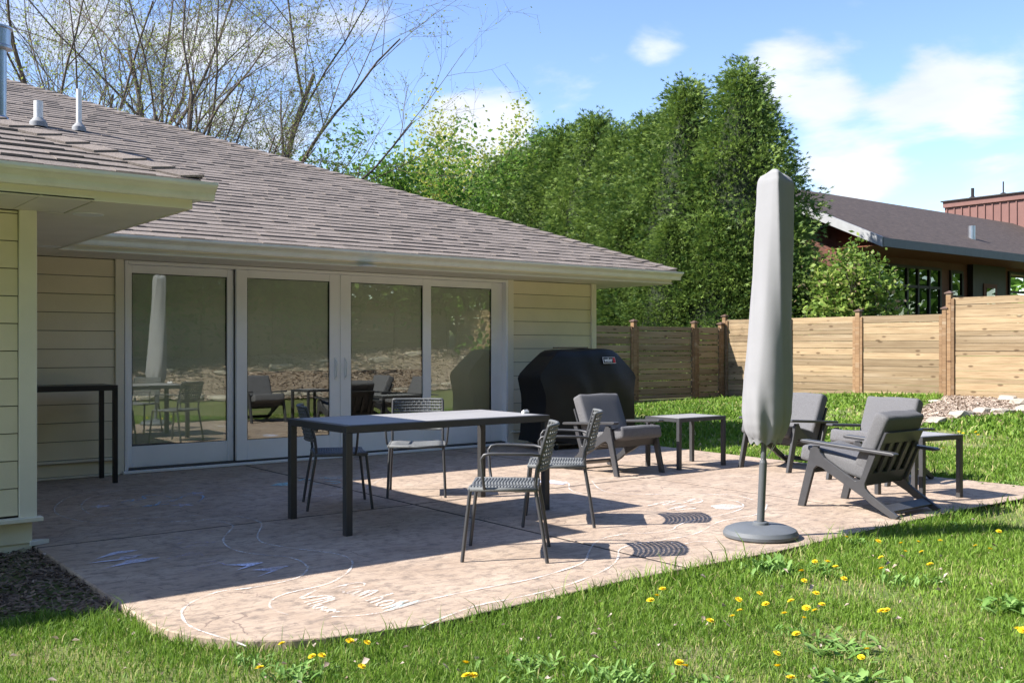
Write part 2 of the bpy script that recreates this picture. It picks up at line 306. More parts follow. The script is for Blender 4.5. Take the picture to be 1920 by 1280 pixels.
def patio_mat():
    m = mat('stamped_concrete', (.335, .25, .185), .8, col2=(.47, .372, .29), scale=2.2, detail=9, world_co=True, bump=0, dirt=((.15, .12, .10), 11, .50, .66, .8))
    nt = m.node_tree; N = nt.nodes; L = nt.links; b = N['Principled BSDF']; geo = [n for n in N if n.type == 'NEW_GEOMETRY'][0]
    mp = N.new('ShaderNodeMapping'); mp.inputs['Scale'].default_value = (1.2, 4.5, 1); mp.inputs['Rotation'].default_value = (0, 0, R(38)); L.new(geo.outputs['Position'], mp.inputs[0])
    n = N.new('ShaderNodeTexNoise'); n.inputs['Scale'].default_value = 5; n.inputs['Detail'].default_value = 10; n.inputs['Roughness'].default_value = .72; n.inputs['Distortion'].default_value = .6; L.new(mp.outputs[0], n.inputs[0])
    src = b.inputs['Base Color'].links[0].from_socket
    mr = N.new('ShaderNodeMapRange'); mr.inputs[1].default_value = .49; mr.inputs[2].default_value = .68; mr.inputs[4].default_value = .75; L.new(n.outputs[0], mr.inputs[0])
    mx = N.new('ShaderNodeMixRGB'); L.new(mr.outputs[0], mx.inputs[0]); L.new(src, mx.inputs[1]); mx.inputs[2].default_value = (.17, .135, .112, 1)
    # hairline stamped seams
    wv = N.new('ShaderNodeTexNoise'); wv.inputs['Scale'].default_value = 2; wv.inputs['Detail'].default_value = 5; L.new(geo.outputs['Position'], wv.inputs[0])
    ad = N.new('ShaderNodeMixRGB'); ad.blend_type = 'LINEAR_LIGHT'; ad.inputs[0].default_value = .22; L.new(geo.outputs['Position'], ad.inputs[1]); L.new(wv.outputs['Color'], ad.inputs[2])
    vo = N.new('ShaderNodeTexVoronoi'); vo.feature = 'DISTANCE_TO_EDGE'; vo.inputs['Scale'].default_value = 1.15; L.new(ad.outputs[0], vo.inputs[0])
    n3 = N.new('ShaderNodeTexNoise'); n3.inputs['Scale'].default_value = 1.4; L.new(geo.outputs['Position'], n3.inputs[0])
    th = N.new('ShaderNodeMapRange'); th.inputs[1].default_value = .48; th.inputs[2].default_value = .6; th.inputs[3].default_value = 0; th.inputs[4].default_value = .0045; L.new(n3.outputs[0], th.inputs[0])
    ln = N.new('ShaderNodeMath'); ln.operation = 'LESS_THAN'; L.new(vo.outputs['Distance'], ln.inputs[0]); L.new(th.outputs[0], ln.inputs[1])
    lm = N.new('ShaderNodeMath'); lm.operation = 'MULTIPLY'; lm.inputs[1].default_value = .62; L.new(ln.outputs[0], lm.inputs[0])
    m2 = N.new('ShaderNodeMixRGB'); L.new(lm.outputs[0], m2.inputs[0]); L.new(mx.outputs[0], m2.inputs[1]); m2.inputs[2].default_value = (.14, .10, .085, 1)
    L.new(m2.outputs[0], b.inputs['Base Color'])
    sm = N.new('ShaderNodeMath'); sm.operation = 'SUBTRACT'; L.new(n.outputs[0], sm.inputs[0]); L.new(ln.outputs[0], sm.inputs[1])
    bp = N.new('ShaderNodeBump'); bp.inputs['Strength'].default_value = .8; bp.inputs['Distance'].default_value = .014; L.new(n.outputs[0], bp.inputs['Height']); L.new(bp.outputs[0], b.inputs['Normal'])
    return m
M_['patio'] = patio_mat(); M_['joint'] = mat('dark_joint', (.045, .035, .03), .95)
# ------------------------------------------------------------------ ground
def sst(a, b, x): t = np.clip((x - a) / (b - a), 0, 1); return t * t * (3 - 2 * t)
def ground_z(x, y):
    x = np.asarray(x, float); y = np.asarray(y, float)
    z = -.036 + .31 * sst(9.6, 18.5, x) * (1 - .8 * sst(11.5, 16, y))
    z = z + .95 * sst(-1.5, -6.5, y) + .9 * sst(20, 26, x)
    z = z + .012 * np.sin(x * 1.7 + y * .6) * np.cos(y * 1.3)
    return z
BED = [(13.5, 7.95), (14.8, 7.75), (16.2, 7.5), (17.6, 6.3), (18.4, 3), (18.4, -2), (19.0, -2), (19.0, 10.35), (17.5, 9.6), (15.2, 8.8)]
def in_poly(x, y, poly):
    x = np.asarray(x); y = np.asarray(y); c = np.zeros(x.shape, bool); n = len(poly)
    for i in range(n):
        x1, y1 = poly[i]; x2, y2 = poly[(i + 1) % n]
        k = ((y1 > y) != (y2 > y)) & (x < (x2 - x1) * (y - y1) / ((y2 - y1) or 1e-9) + x1); c ^= k
    return c
def arc(cx, cy, r, a0, a1, n=8): return [(cx + r * math.cos(R(a0 + (a1 - a0) * i / n)), cy + r * math.sin(R(a0 + (a1 - a0) * i / n))) for i in range(n + 1)]
PATIO = [(1.54, 10.4), (1.52, 5.1)] + arc(2.32, 4.72, .80, 175, 262, 8) + [(2.6, 3.86), (3.9, 3.93), (5.2, 3.90), (6.4, 3.96), (7.6, 4.0), (8.9, 3.97)] + arc(8.95, 4.4, .42, -85, 0, 5) + [(9.30, 6.2), (9.36, 7.6), (9.42, 9.0), (9.45, 10.4)]
LEFTBED = [(-4, 5.35), (.6, 5.2), (1.2, 5.35), (1.52, 5.0), (1.56, 7.0), (-4, 7.0)]
def make_ground():
    xs = np.concatenate([np.arange(-300, -12, 24), np.arange(-12, 30, .5), np.arange(30, 400, 24)]); ys = np.concatenate([np.arange(-200, -14, 20), np.arange(-14, 30, .5), np.arange(30, 500, 24)])
    X, Y = np.meshgrid(xs, ys); Z = ground_z(X, Y) - .012
    inb = (X > -8) & (X < 10) & (Y > 10.2); Z[inb] = -.15
    v = np.stack([X.ravel(), Y.ravel(), Z.ravel()], 1); nx = len(xs); ny = len(ys)
    I, J = np.meshgrid(np.arange(nx - 1), np.arange(ny - 1)); a = (J * nx + I).ravel(); f = np.stack([a, a + 1, a + 1 + nx, a + nx], 1)
    m = mat('lawn_soil', (.085, .13, .028), .95, col2=(.17, .175, .06), scale=2.5, detail=8, world_co=True, bump=.6, bscale=60, dirt=((.26, .21, .13), 1.1, .52, .7, .6))
    o = np_mesh('ground', v, f.ravel(), np.full(len(f), 4), m, smooth=True); tag(o, 'lawn soil reaching from the patio to the fences', None, kind='structure')
    # mulch beds
    for nm, poly, off, mt_, lab in (('mulch_bed', BED, .012, M_['chip_bed'], 'pale wood chip bed along the tall fence'), ('mulch_bed', LEFTBED, -.02, M_['soil'], 'dark mulch bed at the foot of the house wing'),
                               ('mulch_bed', [(-2, -2.4), (4, -2.6), (9, -2.2), (14, -1.2), (18.4, 1), (19, -6.95), (-2, -6.95)], .03, M_['chip_bed'], 'wood chip bank in front of the rear fence')):
        x0, x1 = min(p[0] for p in poly), max(p[0] for p in poly); y0, y1 = min(p[1] for p in poly), max(p[1] for p in poly); st = .16 if off else .16
        gx = np.arange(x0, x1, st); gy = np.arange(y0, y1, st); vs = []; fs = []; idx = {}
        def vid(i, j):
            if (i, j) not in idx:
                x = x0 + i * st; y = y0 + j * st; idx[i, j] = len(vs); vs.append((x, y, float(ground_z(x, y)) + off + .02 * math.sin(x * 5) * math.cos(y * 6) + rng.uniform(-.012, .012)))
            return idx[i, j]
        CX, CY = np.meshgrid(gx + st / 2, gy + st / 2, indexing='ij'); ok = in_poly(CX, CY, poly)
        for i in range(len(gx)):
            for j in range(len(gy)):
                if ok[i, j]: fs.append((vid(i, j), vid(i + 1, j), vid(i + 1, j + 1), vid(i, j + 1)))
        mb = MB(); mb.v = vs; mb.f = fs; b = mb.build(nm, mt_, smooth=True); tag(b, lab, None, kind='structure')
make_ground()
# patio of stamped concrete slabs, joints recessed
patio = empty('patio'); tag(patio, 'stamped tan concrete patio behind the house', None, kind='structure')
def clip(poly, a, b, c):                      # keep a*x + b*y <= c
    out = []
    for i in range(len(poly)):
        p, q = poly[i], poly[(i + 1) % len(poly)]; dp = a * p[0] + b * p[1] - c; dq = a * q[0] + b * q[1] - c
        if dp <= 0: out.append(p)
        if dp * dq < 0: t = dp / (dp - dq); out.append((p[0] + (q[0] - p[0]) * t, p[1] + (q[1] - p[1]) * t))
    return out
def subdiv(poly, mx=.25):
    out = []
    for i in range(len(poly)):
        p, q = poly[i], poly[(i + 1) % len(poly)]; n = max(1, int(math.dist(p, q) / mx))
        out += [(p[0] + (q[0] - p[0]) * k / n, p[1] + (q[1] - p[1]) * k / n) for k in range(n)]
    return out
g = .014
for xa, xb in ((0, 4.36), (4.36, 7.05), (7.05, 11)):
    for ya, yb in ((0, 6.88), (6.88, 11)):
        p = clip(clip(clip(clip(PATIO, 1, 0, xb - g), -1, 0, -xa - g), 0, 1, yb - g), 0, -1, -ya - g)
        if len(p) > 2: MB().prism(p, -.13, 0, 'z').build('slab', M_['patio'], patio, bevel=.006)
MB().prism([(x * .999 + .005, y) for x, y in clip(PATIO, 0, 1, 10.25)], -.125, -.003, 'z').build('joint_fill', M_['joint'], patio)
# ------------------------------------------------------------------ chalk on the patio
def zp(ox, oy, s): return lambda pts: [(ox + x / s, oy + y / s) for x, y in pts]
Z1 = zp(60, 870, 5.333); Z2 = zp(380, 860, 5.333); Z3 = zp(320, 1040, 3.692); Z4 = zp(1000, 880, 4.364); Z5 = zp(600, 1000, 2.743)
def smooth_pts(P, it=2):
    for _ in range(it):
        Q = [P[0]]
        for a, b in zip(P[:-1], P[1:]): Q += [(a[0] * .75 + b[0] * .25, a[1] * .75 + b[1] * .25), (a[0] * .25 + b[0] * .75, a[1] * .25 + b[1] * .75)]
        P = Q + [P[-1]]
    return P
def chalk_line(name, px, m, w=.016, z=.0045, sm=2):
    P = [Vector(at_z(x, y)) for x, y in (smooth_pts(px, sm) if sm else px)]; mb = MB()
    for i, p in enumerate(P):
        d = (P[min(i + 1, len(P) - 1)] - P[max(i - 1, 0)]); d = d.normalized() if d.length > 1e-6 else Vector((1, 0, 0)); n = Vector((-d.y, d.x, 0)) * w * (.5 + .18 * math.sin(i * 1.3))
        mb.v += [(p.x + n.x, p.y + n.y, z), (p.x - n.x, p.y - n.y, z)]
    mb.f = [(2 * i, 2 * i + 1, 2 * i + 3, 2 * i + 2) for i in range(len(P) - 1)]
    return mb.build(name, m, patio)
def chalk_patch(name, px, m, z=.0045):
    return MB().add([(*at_z(x, y)[:2], z) for x, y in px], [tuple(range(len(px)))]).build(name, m, patio)
W, FA, BL, CY_, PU, LV = (M_[k] for k in ('chalkwhite', 'chalkfaint', 'chalkblue', 'chalkcyan', 'chalkpurple', 'chalklav'))
roads = [
 (Z1([(900, 235), (640, 255), (400, 310), (250, 400), (218, 450), (240, 500), (380, 552), (600, 590), (900, 597), (1300, 582), (1600, 570), (1720, 565)]) + Z2([(0, 600), (200, 630), (300, 665), (310, 690), (240, 750), (195, 820), (240, 880), (330, 920), (470, 950), (650, 967), (850, 982), (980, 1020), (1050, 1080), (1050, 1110), (1000, 1170), (880, 1215)]) + Z3([(700, 205), (500, 240), (340, 250), (180, 310), (100, 360), (70, 400), (90, 460), (150, 510), (300, 560), (440, 600), (520, 635)]), W),
 (Z1([(1100, 250), (850, 262), (620, 320), (520, 370), (480, 430), (540, 480), (620, 520), (800, 540), (1100, 546), (1300, 530), (1650, 517)]) + Z2([(150, 548), (350, 575), (560, 620), (605, 670), (550, 740), (545, 800), (600, 845), (750, 875), (950, 905), (1200, 930), (1380, 960), (1470, 1000), (1505, 1040), (1480, 1110), (1400, 1180)]) + Z3([(1080, 210), (900, 245), (760, 280), (690, 320), (680, 360), (730, 395), (810, 415)]), W),
 (Z1([(900, 235), (1200, 222), (1700, 222)]) + Z2([(0, 283), (300, 285), (480, 320), (750, 335), (1100, 335), (1380, 310), (1500, 215), (1650, 150), (1800, 110), (1835, 90), (1750, 60)]), FA),
 (Z1([(1100, 250), (1600, 255)]) + Z2([(0, 315), (300, 345), (550, 375), (850, 382), (1250, 375), (1430, 350), (1600, 320), (1680, 270), (1800, 190), (1900, 160), (1990, 120)]), FA),
 (Z5([(60, 430), (200, 425), (340, 405), (520, 350), (700, 310), (880, 275), (1100, 235), (1250, 190), (1370, 150), (1385, 80), (1440, 25), (1560, 5)]) + Z4([(700, 530), (1000, 520), (1150, 495), (1165, 465), (1250, 430), (1500, 385), (1690, 335), (1730, 300), (1690, 268), (1600, 250)]), W),
 (Z5([(520, 490), (590, 450), (800, 370), (1000, 335), (1200, 290), (1350, 240), (1480, 185), (1540, 130), (1530, 70)]) + Z4([(1050, 580), (1250, 550), (1380, 510), (1480, 440), (1600, 410), (1800, 380), (1900, 340), (1912, 285)]), W),
 (Z4([(480, 95), (520, 150), (600, 190), (800, 205), (1300, 205), (1600, 205), (1700, 220), (1800, 250)]), W), (Z4([(250, 90), (300, 120), (285, 155), (330, 185), (400, 200)]), W), (Z4([(1130, 600), (1220, 620), (1180, 640), (1300, 645)]), FA), (Z4([(1240, 610), (1350, 585), (1500, 600)]), FA)]
for p, m in roads: chalk_line('chalk_line', p, m, .011 if m is W else .010)
for s in ([(1215, 212), (1190, 232), (1160, 260)], [(1110, 238), (1200, 212), (1300, 195), (1350, 203), (1335, 220), (1280, 228), (1205, 236), (1190, 250), (1200, 268)], [(1330, 240), (1260, 248), (1215, 272), (1250, 276), (1330, 245), (1300, 258), (1250, 285)],
          [(1380, 250), (1320, 270), (1255, 292)], [(1400, 248), (1340, 272), (1280, 298), (1370, 262), (1445, 244), (1400, 270), (1310, 308)], [(1540, 270), (1430, 300), (1330, 332), (1420, 300), (1470, 296), (1460, 312), (1380, 338)], [(1530, 318), (1450, 332), (1415, 355), (1470, 356), (1550, 330), (1530, 318)], [(1600, 325), (1470, 388), (1640, 322), (1500, 394), (1740, 318)],
          [(1010, 248), (940, 282), (875, 312), (1000, 292), (1130, 284)], [(1120, 292), (1020, 312), (920, 334)], [(1135, 300), (1040, 322), (945, 348)], [(1140, 310), (1060, 332), (960, 362)], [(1050, 345), (990, 362), (985, 380), (1060, 362)], [(1080, 368), (1040, 380), (1060, 392), (1110, 378), (1080, 402)], [(1090, 392), (1150, 384), (1120, 402), (1170, 398)]):
    chalk_line('chalk_lettering', Z3(s), W, .0125, .0065, 1)
for s in ([(1460, 380), (1640, 322)], [(1480, 395), (1720, 322)]): chalk_line('chalk_shading', Z3(s), CY_, .012, .0075, 0)
for s in ([(940, 300), (1100, 262), (1200, 250), (1020, 300), (1200, 280), (1300, 260)], [(1100, 330), (1300, 285), (1120, 340), (1330, 320)], [(1260, 265), (1340, 235), (1400, 262), (1280, 285)]): chalk_line('chalk_scribble', Z4(s), FA, .022, .0055, 1)
chalk_patch('chalk_fill', Z4([(1450, 300), (1540, 288), (1640, 290), (1720, 302), (1690, 318), (1600, 330), (1500, 325)]), W, .0055)
chalk_patch('chalk_fill', Z4([(20, 92), (150, 88), (290, 112), (240, 124), (120, 118), (30, 108)]), M_['chalklav'], .0055)
for s in ([(630, 955), (790, 893), (870, 873), (1060, 863), (930, 892), (820, 910)], [(520, 1000), (700, 975), (870, 955), (885, 930), (960, 915), (1115, 908), (1010, 945), (900, 962)], [(700, 1052), (860, 1005), (920, 985), (940, 965), (1080, 948), (1285, 935), (1140, 975), (960, 1002)]): chalk_patch('chalk_flame', Z1(s), LV, .0055)
for s in ([(220, 1066), (430, 1052), (460, 1045), (612, 1040), (500, 1075), (320, 1126), (440, 1078)], [(490, 1116), (670, 1095), (700, 1085), (872, 1072), (740, 1122), (540, 1185), (690, 1128)]): chalk_patch('chalk_flame', Z2(s), LV, .0055)
for (cx, cy) in Z1([(695, 425), (1640, 295), (1510, 412)]):
    c = at_z(cx, cy); pts = [(c[0] + (.10 if k % 2 == 0 else .035) * math.cos(R(36 * k + 20)), c[1] + (.10 if k % 2 == 0 else .035) * math.sin(R(36 * k + 20)), .0055) for k in range(10)]
    MB().add(pts + [(c[0], c[1], .0055)], [(k, (k + 1) % 10, 10) for k in range(10)]).build('chalk_star', LV, patio)
for s in ([(900, 385), (960, 365), (1040, 352), (960, 385), (1060, 360), (1150, 345), (1090, 330), (1160, 310), (1300, 315), (1390, 335)], [(1110, 430), (1200, 405), (1180, 430), (1280, 395), (1270, 362), (1300, 385), (1400, 355), (1380, 385), (1470, 345), (1500, 352), (1485, 330), (1560, 316), (1690, 312), (1725, 332), (1660, 380)], [(1150, 430), (1250, 412), (1370, 400)]): chalk_line('chalk_scribble', Z1(s), BL, .018, .0055, 1)
for s in ([(680, 395), (800, 360), (900, 335)], [(760, 450), (900, 435), (1000, 415), (1050, 375)], [(1450, 310), (1480, 295), (1560, 290)], [(1720, 350), (1850, 345), (1880, 320)]): chalk_line('chalk_scribble', Z1(s), FA, .012, .0055, 1)
chalk_patch('chalk_fill', Z2([(672, 270), (740, 250), (850, 236), (850, 272), (760, 272)]), CY_, .0055)
for s in ([(730, 232), (850, 225)], [(960, 222), (1010, 205), (1090, 200), (1000, 232), (1080, 228)], [(1150, 198), (1260, 184), (1200, 208), (1330, 180), (1395, 198), (1260, 205)], [(1050, 255), (1200, 245), (1100, 262)], [(1220, 232), (1330, 225), (1390, 242), (1260, 248), (1350, 252)]): chalk_line('chalk_scribble', Z2(s), CY_, .022, .0055, 1)
for k in range(9):
    x0 = 1400 + rng.uniform(-180, 200); y0 = 700 + k * 47; chalk_line('chalk_scribble', Z1([(x0 + i * 62 + rng.uniform(-15, 15), y0 + rng.uniform(-22, 22) - i * 4) for i in range(7)]), PU, .009, .0055, 1)
chalk_line('chalk_line', Z2([(1500, 0), (1700, 22), (1900, 40), (2100, 52)]), M_['chalkred'], .03)
# ------------------------------------------------------------------ the house
house = empty('house', (5, 12, 0)); tag(house, 'cream sided house with brown shingle roof and white sliding doors', 'house')
def hp(o): o.matrix_parent_inverse = house.matrix_world.inverted() if False else Matrix.Translation((-5, -12, 0)); return o
WY = 10.30; ZS = 2.165                    # wall face and soffit height
DX0, DX1, DZ = 3.09, 7.96, 2.15
WX1 = 9.53                                # right corner of the main wall
wb = MB()
wb.box(((1.45 + DX0) / 2, WY + .125, ZS / 2), (DX0 - 1.45, .16, ZS))
wall = hp(wb.build('wall', M_['lap_shade'], house))
wall_r = hp(MB().box(((DX1 + WX1) / 2, WY + .12, ZS / 2), (WX1 - DX1 - .04, .16, ZS)).build('wall', M_['lap_shade'], house)); hp(MB().box((WX1 - .1, WY + 4.01, ZS / 2), (.16, 7.6, ZS)).build('wall', M_['siding'], house))
wall_w = hp(MB().box((-1.6, 7.09, 1.0), (6.2, .16, 2.32)).build('wall', M_['lap_shade'], house)); hp(MB().box((1.44, 8.73, 1.05), (.16, 3.1, 2.2)).build('wall', M_['siding'], house))
def sub(o): o.matrix_parent_inverse = Matrix.Translation((-5, -12, 0)); return o      # children of unmoved parts share the offset
def child(o, parent): o.parent = parent; return o
def siding(x0, x1, y, zb, zt, exp, wall):
    z = zb
    while z < zt - .01:
        h = min(exp, zt - z); o = piece('siding_board', M_['siding'], (x1 - x0, .016, h - .006), ((x0 + x1) / 2, y + .008, z + h / 2), (R(-2.2), 0, 0), wall); z += exp
siding(1.5, 3.0, WY - .002, .18, 2.15, .1795, wall); siding(8.06, WX1 - .09, WY - .002, .18, 2.15, .1795, wall_r)
siding(-4.6, 1.43, 6.97 - .002, .20, 2.15, .1755, wall_w)
tr = lambda c, d, n='trim_board': child(piece(n, M_['trim'], d, c, bevel=.003), wall)
tr((3.045, WY - .012, 1.08), (.085, .03, 2.15)); tr((8.01, WY - .012, 1.08), (.09, .03, 2.15)); tr((WX1 - .045, WY - .012, 1.08), (.09, .03, 2.15))
tr((1.487, 6.97 - .012, 1.17), (.105, .03, 1.97)); tr((-1.5, 6.94, .175), (6.14, .075, .028)); tr((2.3, WY - .02, .165), (1.46, .06, .024)); tr((8.75, WY - .02, .165), (1.5, .06, .024))
for c, d in (((-1.55, 6.975, .09), (6.13, .02, .14)), ((-1.55, 6.985, -.06), (6.13, .02, .155)), ((2.28, WY - .005, .085), (1.5, .02, .12)), ((8.78, WY - .005, .085), (1.46, .02, .12))):
    child(piece('base_board', M_['siding'], d, c), wall)
tr((2.28, WY - .03, .012), (1.5, .06, .018), 'sill_flashing'); tr((8.78, WY - .03, .012), (1.46, .06, .018), 'sill_flashing')
child(MB().prism([(1.50, 6.93), (1.62, 6.98), (1.55, 7.02), (1.5, 7.02)], .003, .03, 'z').build('corner_flashing', M_['gutter']), wall)
# eaves: soffit strips, fascia boards and K-style gutters
EY, EX = 9.55, 10.28; WEY, WEX = 6.22, 2.29
sb = MB()
x = WEX + .0
while x < EX - .01: sb.box((x + .049, (EY + WY) / 2, ZS - .006), (.094, WY - EY + .02, .008)); x += .1
y = WY
while y < 17: sb.box(((EX + WX1) / 2, y + .15, ZS - .006), (EX - WX1, .294, .008)); y += .3
x = -4.9
while x < 1.5: sb.box((x + .149, (WEY + 6.97) / 2, ZS - .006), (.294, 6.97 - WEY, .008)); x += .3
y = WEY
while y < WY - .01: sb.box(((1.712 + WEX) / 2 if y < 6.97 else (1.52 + WEX) / 2, y + .0225, ZS - .006), (WEX - 1.712 if y < 6.97 else WEX - 1.52, .037, .008)); y += .045
sb.box((6, 12.9, ZS + .02), (8.5, 6.7, .02)).box((-1.4, 8.3, ZS + .02), (7.3, 4.1, .02))
o = hp(sb.build('soffit', M_['soffit'], house)); o['kind'] = 'stuff'
ZF = ZS + .135
def fascia(a, b, axis):
    mb = MB()
    if axis == 'x': mb.box(((a[0] + b[0]) / 2, a[1] + .012, ZS + .058), (b[0] - a[0], .024, .145))
    else: mb.box((a[0] - .012, (a[1] + b[1]) / 2, ZS + .058), (.024, b[1] - a[1], .145))
    return hp(mb.build('fascia', M_['trim'], house, bevel=.002))
fascia((WEX, EY), (EX, EY), 'x'); fascia((EX, EY + .026), (EX, 24.3), 'y'); fascia((-4.9, WEY), (WEX, WEY), 'x'); fascia((WEX, WEY + .026), (WEX, EY - .002), 'y')
KP = [(0, 0), (-.052, 0), (-.062, .018), (-.066, .045), (-.088, .066), (-.110, .076), (-.118, .090), (-.118, .108), (-.108, .108), (-.108, .094), (-.06, .07), (-.05, .012), (-.006, .01), (-.006, .11), (0, .11)]
GZ = ZS + .042
def gutter_x(x0, x1, y): return hp(MB().prism([(y + u, GZ + v) for u, v in KP], x0, x1, 'x').build('gutter', M_['gutter'], house))
def gutter_y(y0, y1, x): return hp(MB().prism([(x - u, GZ + v) for u, v in KP], y0, y1, 'y').build('gutter', M_['gutter'], house))
gutter_x(WEX + .12, EX + .118, EY - .001); gutter_y(EY + .0, 24.3, EX + .001); gutter_x(-4.9, WEX + .118, WEY - .001); gutter_y(WEY + .0, EY - .12, WEX + .001)
def endcap(x, y): return hp(MB().prism([(y + u, GZ + v) for u, v in ((0, 0), (-.052, 0), (-.066, .045), (-.118, .090), (-.118, .108), (0, .11))], x, x + .004, 'x').build('gutter_end_cap', M_['gutter'], house, bevel=.001))
endcap(EX + .119, EY - .001); endcap(WEX + .119, WEY - .001)
for px, py in ((165, 402), (92, 462), (1063, 528), (690, 499)):
    p = at_z(px, py, ZS - .01); hp(MB().lathe([(.075, -.004), (.095, -.004), (.10, 0), (.09, .004)], 24).build('soffit_light', M_['pvc'], house, loc=p))
# sliding doors
door = hp(empty('sliding_door', (0, 0, 0), 0, house)); YD = WY - .004
def dpart(name, m, boxes, parent, bevel=.004):
    mb = MB()
    for (x0, x1, y0, y1, z0, z1) in boxes: mb.box(((x0 + x1) / 2, (y0 + y1) / 2, (z0 + z1) / 2), (x1 - x0, y1 - y0, z1 - z0))
    return mb.build(name, m, parent, bevel)
dpart('door_frame', M_['doorwhite'], [(DX0, DX0 + .035, YD - .03, YD + .14, .035, DZ), (DX1 - .035, DX1, YD - .03, YD + .14, .035, DZ), (DX0 + .036, DX1 - .036, YD - .03, YD + .14, DZ - .035, DZ)], door)
dpart('threshold', M_['doorwhite'], [(DX0 - .02, DX1 + .02, YD - .05, YD - .012, .003, .032)], door); dpart('door_track', M_['track'], [(DX0 + .036, DX1 - .036, YD - .011, YD + .14, .003, .05)], door)
def door_panel(x0, x1, g0, g1, y, blind_z, handle=None):
    z0, z1 = .052, DZ - .037; b0, b1 = .268, 2.03
    f = dpart('door_panel', M_['doorwhite'], [(x0, g0, y, y + .045, z0, z1), (g1, x1, y, y + .045, z0, z1), (g0 + .0005, g1 - .0005, y + .001, y + .044, b1, z1), (g0 + .0005, g1 - .0005, y + .001, y + .044, z0, b0)], door, .003)
    dpart('gasket', M_['rubber'], [(g0 + .001, g0 + .008, y + .010, y + .035, b0, b1), (g1 - .008, g1 - .001, y + .010, y + .035, b0, b1), (g0 + .008, g1 - .008, y + .010, y + .035, b1 - .007, b1 - .001), (g0 + .008, g1 - .008, y + .010, y + .035, b0 + .001, b0 + .007)], f, 0)
    MB().add([(g0 + .006, y + .014, b0 + .005), (g1 - .006, y + .014, b0 + .005), (g1 - .006, y + .014, b1 - .005), (g0 + .006, y + .014, b1 - .005)], [(0, 1, 2, 3)]).build('pane', M_['glass'], f)
    mb = MB(); z = b1 - .03; t = R(-82)
    mb.box(((g0 + g1) / 2, y + .03, b1 - .018), (g1 - g0 - .02, .014, .022))
    while z > blind_z:
        dy, dz = .0065 * math.cos(t), .0065 * math.sin(t)
        mb.add([(g0 + .012, y + .03 - dy, z - dz), (g1 - .012, y + .03 - dy, z - dz), (g1 - .012, y + .03 + dy, z + dz), (g0 + .012, y + .03 + dy, z + dz)], [(0, 1, 2, 3)]); z -= .0125
    for k in (.14, .5, .86):
        xx = g0 + (g1 - g0) * k; mb.box((xx, y + .022, (blind_z + b1) / 2 - .01), (.003, .001, b1 - blind_z - .04))
    mb.box(((g0 + g1) / 2, y + .03, blind_z - .008), (g1 - g0 - .024, .012, .012))
    bl = mb.build('blind', M_['blind'], f); bl['kind'] = 'stuff'
    if handle:
        MB().box((handle, y - .004, 1.03), (.028, .008, .26)).tube([(handle, y - .008, .93), (handle, y - .038, .95), (handle, y - .044, 1.03), (handle, y - .038, 1.11), (handle, y - .008, 1.13)], .010, 8).build('handle', M_['pvc'], f, .002)
door_panel(DX0 + .037, 4.262, 3.186, 4.19, YD + .055, .30); door_panel(4.272, 5.522, 4.395, 5.39, YD + .002, 1.02, 5.462); door_panel(5.527, 6.78, 5.665, 6.66, YD + .002, 1.02, 5.588); door_panel(6.70, DX1 - .037, 6.793, 7.75, YD + .055, .30)
im = MB()
im.add([(3.0, 14, -.02), (8, 14, -.02), (8, 14, 2.3), (3, 14, 2.3), (3, 10.47, -.02), (8, 10.47, -.02), (8, 10.47, 2.3), (3, 10.47, 2.3)], [(0, 1, 2, 3), (0, 4, 5, 1), (3, 2, 6, 7), (0, 3, 7, 4), (1, 5, 6, 2)])
hp(im.build('room_interior', M_['interior'], house))
# roof
P_ = .42; RZ = ZS + .172; RY0 = EY - .055; RX0 = EX + .055; WY0 = WEY - .055; WX0 = WEX + .055
RL = 7.5; RIDGE = RZ + RL * P_
wh = 3.5; WR = RZ + wh * P_; wxl = WX0 - 2 * wh
th_ = .02
def roofpoly(name, pts): return MB().add([(x, y, z - .022) for x, y, z in pts] + [(x, y, z - .04) for x, y, z in pts], [tuple(range(len(pts))), tuple(range(len(pts), 2 * len(pts)))[::-1]] + [(i, i + len(pts), (i + 1) % len(pts) + len(pts), (i + 1) % len(pts)) for i in range(len(pts))])
rb = roofpoly('r', [(-9, RY0, RZ), (RX0, RY0, RZ), (RX0 - RL, RY0 + RL, RIDGE), (-9, RY0 + RL, RIDGE)])
roof = hp(rb.build('roof', M_['roofdeck'], house))
r2 = roofpoly('r', [(RX0, RY0, RZ), (RX0, RY0 + 2 * RL, RZ), (RX0 - RL, RY0 + RL, RIDGE)]); roof2 = child(r2.build('roof_slope', M_['shingle']), roof)
r3 = roofpoly('r', [(RX0, RY0 + 2 * RL, RZ), (-9, RY0 + 2 * RL, RZ), (-9, RY0 + RL, RIDGE), (RX0 - RL, RY0 + RL, RIDGE)]); child(r3.build('roof_slope', M_['shingle']), roof)
r4 = roofpoly('r', [(wxl, WY0, RZ), (WX0, WY0, RZ), (WX0 - wh, WY0 + wh, WR)]); child(r4.build('roof_slope', M_['roofdeck']), roof)
yv = RY0 + wh                                # where the wing ridge meets the main slope
r5 = roofpoly('r', [(WX0, WY0, RZ), (WX0, RY0, RZ), (WX0 - wh, yv, WR), (WX0 - wh, WY0 + wh, WR)]); child(r5.build('roof_slope', M_['shingle']), roof)
r6 = roofpoly('r', [(wxl, WY0, RZ), (WX0 - wh, WY0 + wh, WR), (WX0 - wh, yv, WR), (wxl, RY0, RZ)]); child(r6.build('roof_slope', M_['shingle']), roof)
